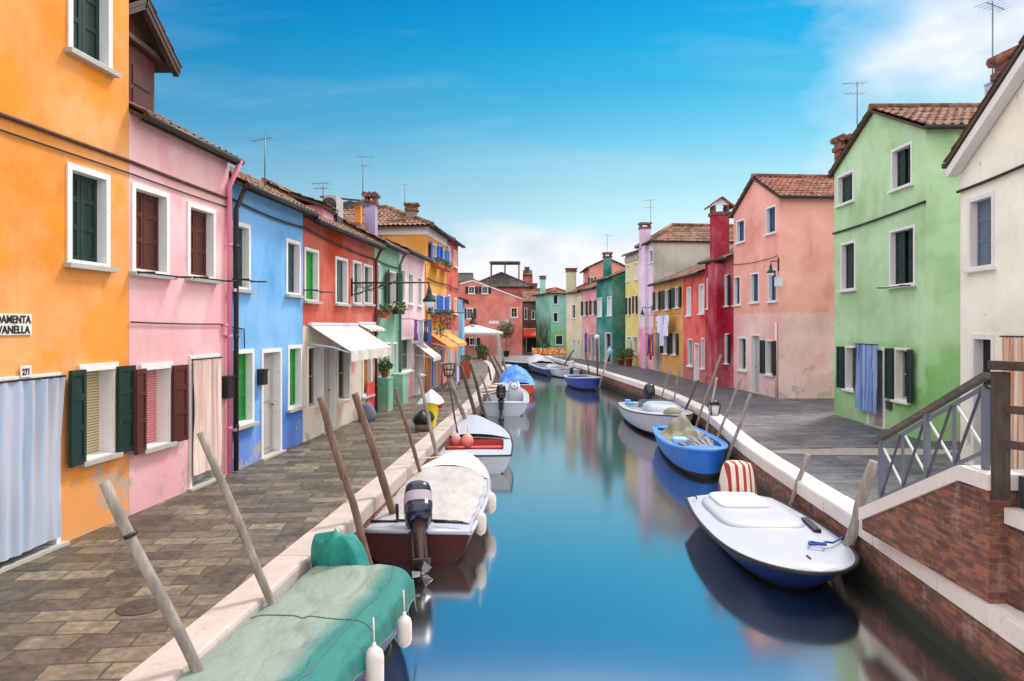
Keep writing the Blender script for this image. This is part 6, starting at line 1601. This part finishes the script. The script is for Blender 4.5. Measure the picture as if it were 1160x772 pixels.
# ================================================================== ROOFTOPS
def antenna(px, yb, yt, Y, label, arms=((.02, .55, 6), ), rot=0.4):
    p0, p1 = P(px, yb, Y), P(px, yt, Y); t = thing('tv_antenna', label, 'antenna', p0, 0, 'rooftop aerials'); h = p1.z - p0.z
    mb = MB(); mb.tube([(0, 0, 0), (0, 0, h)], .013, 6); mb.build('mast', [alu], t)
    for dz, ln, k_ in arms:
        mb = MB(); d = V((math.cos(rot), math.sin(rot), 0)); e = V((-d.y, d.x, 0)); z = V((0, 0, h - dz))
        mb.tube([z - d * ln * .35, z + d * ln * .65], .008, 5)
        for i in range(k_):
            q = z + d * ln * (-.33 + .97 * i / (k_ - 1)); r = .22 - .02 * i; mb.tube([q - e * r, q + e * r], .004, 4)
        mb.build('aerial', [alu], t)
antenna(300, 214, 156, 15.2, 'bare mast with one slanted aerial above the blue house', ((.03, .6, 5),), 2.7)
antenna(366, 228, 207, 19.5, 'short aerial with two tiers above the red house', ((.02, .5, 5), (.16, .4, 4)), 2.9)
antenna(411, 224, 176, 23.5, 'tall aerial mast behind the lilac chimney', ((.05, .5, 6), (.35, .3, 4)), .3)
antenna(458.5, 238, 209, 30.5, 'plain thin mast beside the grey chimney', ((.02, .2, 3),), .3)
antenna(971, 142, 93, 18.4, 'two tier aerial on the pale green gable', ((.03, .55, 6), (.30, .45, 5)), 3.0)
antenna(1124.5, 140, 2, 12.9, 'tall dark aerial mast at the cream gable', ((.06, .6, 6),), .5)
antenna(737, 262, 226, 44.5, 'tall aerial by the lilac chimney', ((.05, .9, 6), (.5, .7, 5)), 2.6)
antenna(688, 292, 266, 54, 'small spidery aerial above the coral attic', ((.05, .9, 6),), .8)
antenna(571, 309, 297, 76, 'short aerial over the dark hipped roof', ((.05, .9, 5),), .8)
# dormer on the pink house
t = thing('roof_dormer', 'dark brown timber dormer on the pink house roof', 'dormer', (-6.1, 11.0, 5.8)); do = t.location
dw = wood('dormer_timber', S(88, 44, 34), S(115, 62, 46), 2)
y0, y1, xf, xb, zb0, ze, zp = 10.05, 11.75, -5.95, -7.6, 5.9, 7.08, 7.62; ym = (y0 + y1) / 2
mb = MB(); pr = [(y0, zb0 - .3), (y1, zb0 - .3), (y1, ze), (ym, zp), (y0, ze)]; wallprism(mb, pr, xf, xb); mb.build('wall', [dw], t, do)
for (q0, q1) in ((y0 + .12, ym - .02), (ym + .02, y1 - .12)):
    mb = MB(); mb.box(xf, xf + .03, q0, q1, zb0 + .05, ze - .08)
    for z in (zb0 + .12, zb0 + .5): mb.box(xf + .03, xf + .045, q0 + .08, q1 - .08, z, z + .3)
    mb.build('shutter', [brown], t, do)
mb = MB()
pth = math.atan2(zp - ze, ym - y0); T = (ym - y0 + .28) / math.cos(pth)
slope(mb, V((xf + .32, y0 - .28, ze - .28 * math.tan(pth) + .06)), V((-1, 0, 0)), 2.0, V((0, math.cos(pth), math.sin(pth))), [(0, T), (2.0, T)], 6)
slope(mb, V((xf + .32, y1 + .28, ze - .28 * math.tan(pth) + .06)), V((-1, 0, 0)), 2.0, V((0, -math.cos(pth), math.sin(pth))), [(0, T), (2.0, T)], 6)
mb.tube([(xf + .32, ym, zp + .11), (xb, ym, zp + .11)], .09, 8); mb.build('roof', [TILE, eavew], t, do)
mb = MB()
for sg in (-1, 1): mb.bar((xf + .26, ym, zp - .05), (xf + .26, ym + sg * (ym - y0 + .25), ze - .2), .09, .12)
mb.bar((xf + .1, y0 - .25, ze - .04), (xf + .1, y1 + .3, ze - .04), .08, .08); mb.build('bargeboard', [eavew], t, do)
# attic, terrace and appliances behind the red house
t = thing('attic_room', 'small pink attic room with tiled roof behind the red house eaves', 'attic', (-6.0, 19.0, 5.4)); ao = t.location
mb = MB(); mb.box(-5.75, -4.95, 18.5, 19.6, 5.1, 5.78); mb.build('wall', [plaster('plaster_mauve', S(225, 150, 190, k))], t, ao)
mb = MB(); slope(mb, V((-4.85, 18.35, 5.76)), V((0, 1, 0)), 1.4, V((-.95, 0, .31)), [(0, 1.0), (1.4, 1.0)], 6); mb.build('roof', [TILE, eavew], t, ao)
t = thing('air_conditioner', 'grey white air conditioner on the red house roof', 'air conditioner', (-5.05, 20.3, 5.5)); ao = t.location
mb = MB(); mb.box(-5.3, -4.95, 19.9, 20.7, 5.75, 6.3); mb.build('body', [greyW], t, ao)
mb = MB(); mb.lathe([(.21, 0), (.21, .02), (.03, .02)], (0, 0, 0), 18); mb.xf(Matrix.Translation((-5.15, 19.88, 6.02)) @ Matrix.Rotation(math.radians(90), 4, 'X')); mb.build('fan_grille', [iron], t, ao)
mb = MB()
for x in (-5.27, -4.98): mb.box(x, x + .04, 19.95, 20.65, 5.3, 5.75)
mb.build('stand', [iron], t, ao)
t = thing('roof_terrace', 'rooftop terrace with blue canopy and orange post beside the lilac chimney', 'terrace', (-5.1, 22.6, 5.5)); ao = t.location
mb = MB(); mb.box(-5.75, -4.75, 22.0, 23.4, 5.3, 5.85); mb.build('parapet', [TILE], t, ao)
mb = MB(); mb.box(-4.98, -4.78, 22.3, 22.5, 5.7, 6.45); mb.build('post', [pl_orange], t, ao)
mb = MB(); mb.box(-5.7, -5.55, 22.3, 22.4, 5.7, 6.45); mb.build('post', [greyW], t, ao)
mb = MB(); mb.grid(lambda u, v: V((-5.85 + 1.15 * u, 21.9 + 1.6 * v, 6.48 + .10 * v + .02 * math.sin(u * 20))), 20, 3); mb.build('canopy', [tarp_mat('pale_blue_canopy', S(165, 205, 235), S(90, 150, 205), .4)], t, ao)
mb = MB(); mb.bar((-5.95, 21.9, 6.62), (-4.7, 21.9, 6.50), .08, .05); mb.build('beam', [eavew], t, ao)
# drying frame on the dark roof
t = thing('drying_platform', 'tall dark timber drying platform above the dark hipped roof', 'platform', (-.8, 73.5, 7.0)); ao = t.location
for x in (-2.25, -.75, .75): 
    for y in (75.5, 77.5):
        mb = MB(); mb.box(x - .06, x + .06, y - .06, y + .06, 7.2, 9.35); mb.build('post', [poled], t, ao)
for y in (75.5, 77.5):
    mb = MB(); mb.box(-2.4, .9, y - .07, y + .07, 9.35, 9.5); mb.build('beam', [poled], t, ao)
mb = MB(); mb.box(-2.35, .85, 75.4, 77.6, 9.5, 9.56); mb.build('deck', [poled], t, ao)
# switch box on the cream roof
mb = MB(); mb.box(-.12, .12, -.1, .1, 0, .36); mb.box(-.135, .135, -.11, .11, .36, .385); ob = mb.build('vent_box', [paint('lilac_metal', S(175, 180, 205), .4, .1)]); ob.location = (8.74, 12.78, 6.62); tag(ob, 'grey metal box fixed to the tall mast on the cream house roof', 'vent box')

# ================================================================== CABLES
def cable(pts, r, label, sag=.04, name='cable', mat=None):
    pts = [V(p) for p in pts]; out = []
    for a, b_ in zip(pts, pts[1:]):
        n = max(2, int((b_ - a).length / .4))
        for i in range(n):
            t_ = i / n; p = a.lerp(b_, t_); p.z -= sag * 4 * t_ * (1 - t_); out.append(p)
    out.append(pts[-1]); o = out[0]; mb = MB(); mb.tube([p - o for p in out], r, 6); ob = mb.build(name, [mat or cablM]); ob.location = o; tag(ob, label, 'cable')
cable([HO.fr(0.3, .03, 4.86), HO.fr(HO.Lw, .03, 4.86), HP.fr(HP.Lw, .03, 4.84)], .026, 'thick brown cable running level across the orange and pink houses', 0.008, 'cable', paint('brown_sheath', S(78, 48, 36), .7, .3, worn=S(120, 70, 40)))
cable([HO.fr(0.3, .02, 4.70), HO.fr(HO.Lw, .02, 4.70), HP.fr(HP.Lw, .02, 4.69)], .012, 'thin cable just below the thick one on the pink house', 0.01)
cable([HB.fr(0, .05, 4.85), HB.fr(HB.Lw, .05, 4.80), HR.fr(HR.Lw, .05, 4.62), HG.fr(HG.Lw, .05, 4.6)], .022, 'black cable under the eaves of blue, red and mint houses', 0.05)
cable([HP.fr(.0, .03, 2.66), HP.fr(HP.Lw - .4, .03, 2.64), HB.fr(.5, .03, 2.55), HB.fr(.52, .03, 2.2)], .011, 'thin wire above the pink house door and blue house', 0.01)
cable([RG.fr(RG.Lw, .04, 5.33), RG.fr(0.02, .05, 5.42), V((9.30, 15.9, 5.42))], .03, 'thick cable sloping across the pale green gable', 0.03)
cable([RCr.fr(RCr.Lw, .05, 5.17), RCr.fr(3.0, .05, 5.25), RCr.fr(0, .05, 5.3)], .03, 'thick cable across the cream house above its window', 0.02)
cable([RSa.fr(.1, .04, 5.15), RSa.fr(RSa.Lw, .04, 5.2)], .012, 'thin wire across the salmon house above its middle windows', 0.08)
cable([HY_.fr(0, .06, 4.55), HY_.fr(HY_.Lw, .06, 4.55), HV.fr(HV.Lw, .06, 4.5)], .025, 'cable across the yellow and vermilion houses', 0.04)
# iron bars below the upper windows for washing lines
def sill_bar(H, px0, px1, y, label):
    a0, _ = H.at(px0); a1, Y1 = H.at(px1); Ym = H.at((px0 + px1) / 2)[1]; a0, a1 = min(a0, a1), max(a0, a1); z = CH - (y - HY) / F * Ym
    o = H.fr(a0, .1, z); t = thing('clothes_rail', label, 'clothes rail', o)
    mb = MB(); mb.tube([H.fr(a0, .16, z) - o, H.fr(a1, .16, z) - o], .013, 6); mb.build('bar', [iron], t)
    for a in (a0 + .12, a1 - .12):
        mb = MB(); mb.tube([H.fr(a, 0, z) - o, H.fr(a, .34, z) - o], .014, 6); mb.build('bracket', [iron], t)
sill_bar(HP, 143, 198, 311.5, 'black clothes rail under the pink house window beside the orange house')
sill_bar(HP, 208, 250, 316.5, 'black clothes rail under the pink house window beside the blue house')
sill_bar(HB, 258, 286, 318, 'black clothes rail across the blue house window beside the pink house')
sill_bar(HR, 341.5, 364, 330, 'black clothes rail across the green upper shutters of the red house')
sill_bar(RG, 1006, 1039, 325, 'black clothes rail under the middle window of the pale green house')
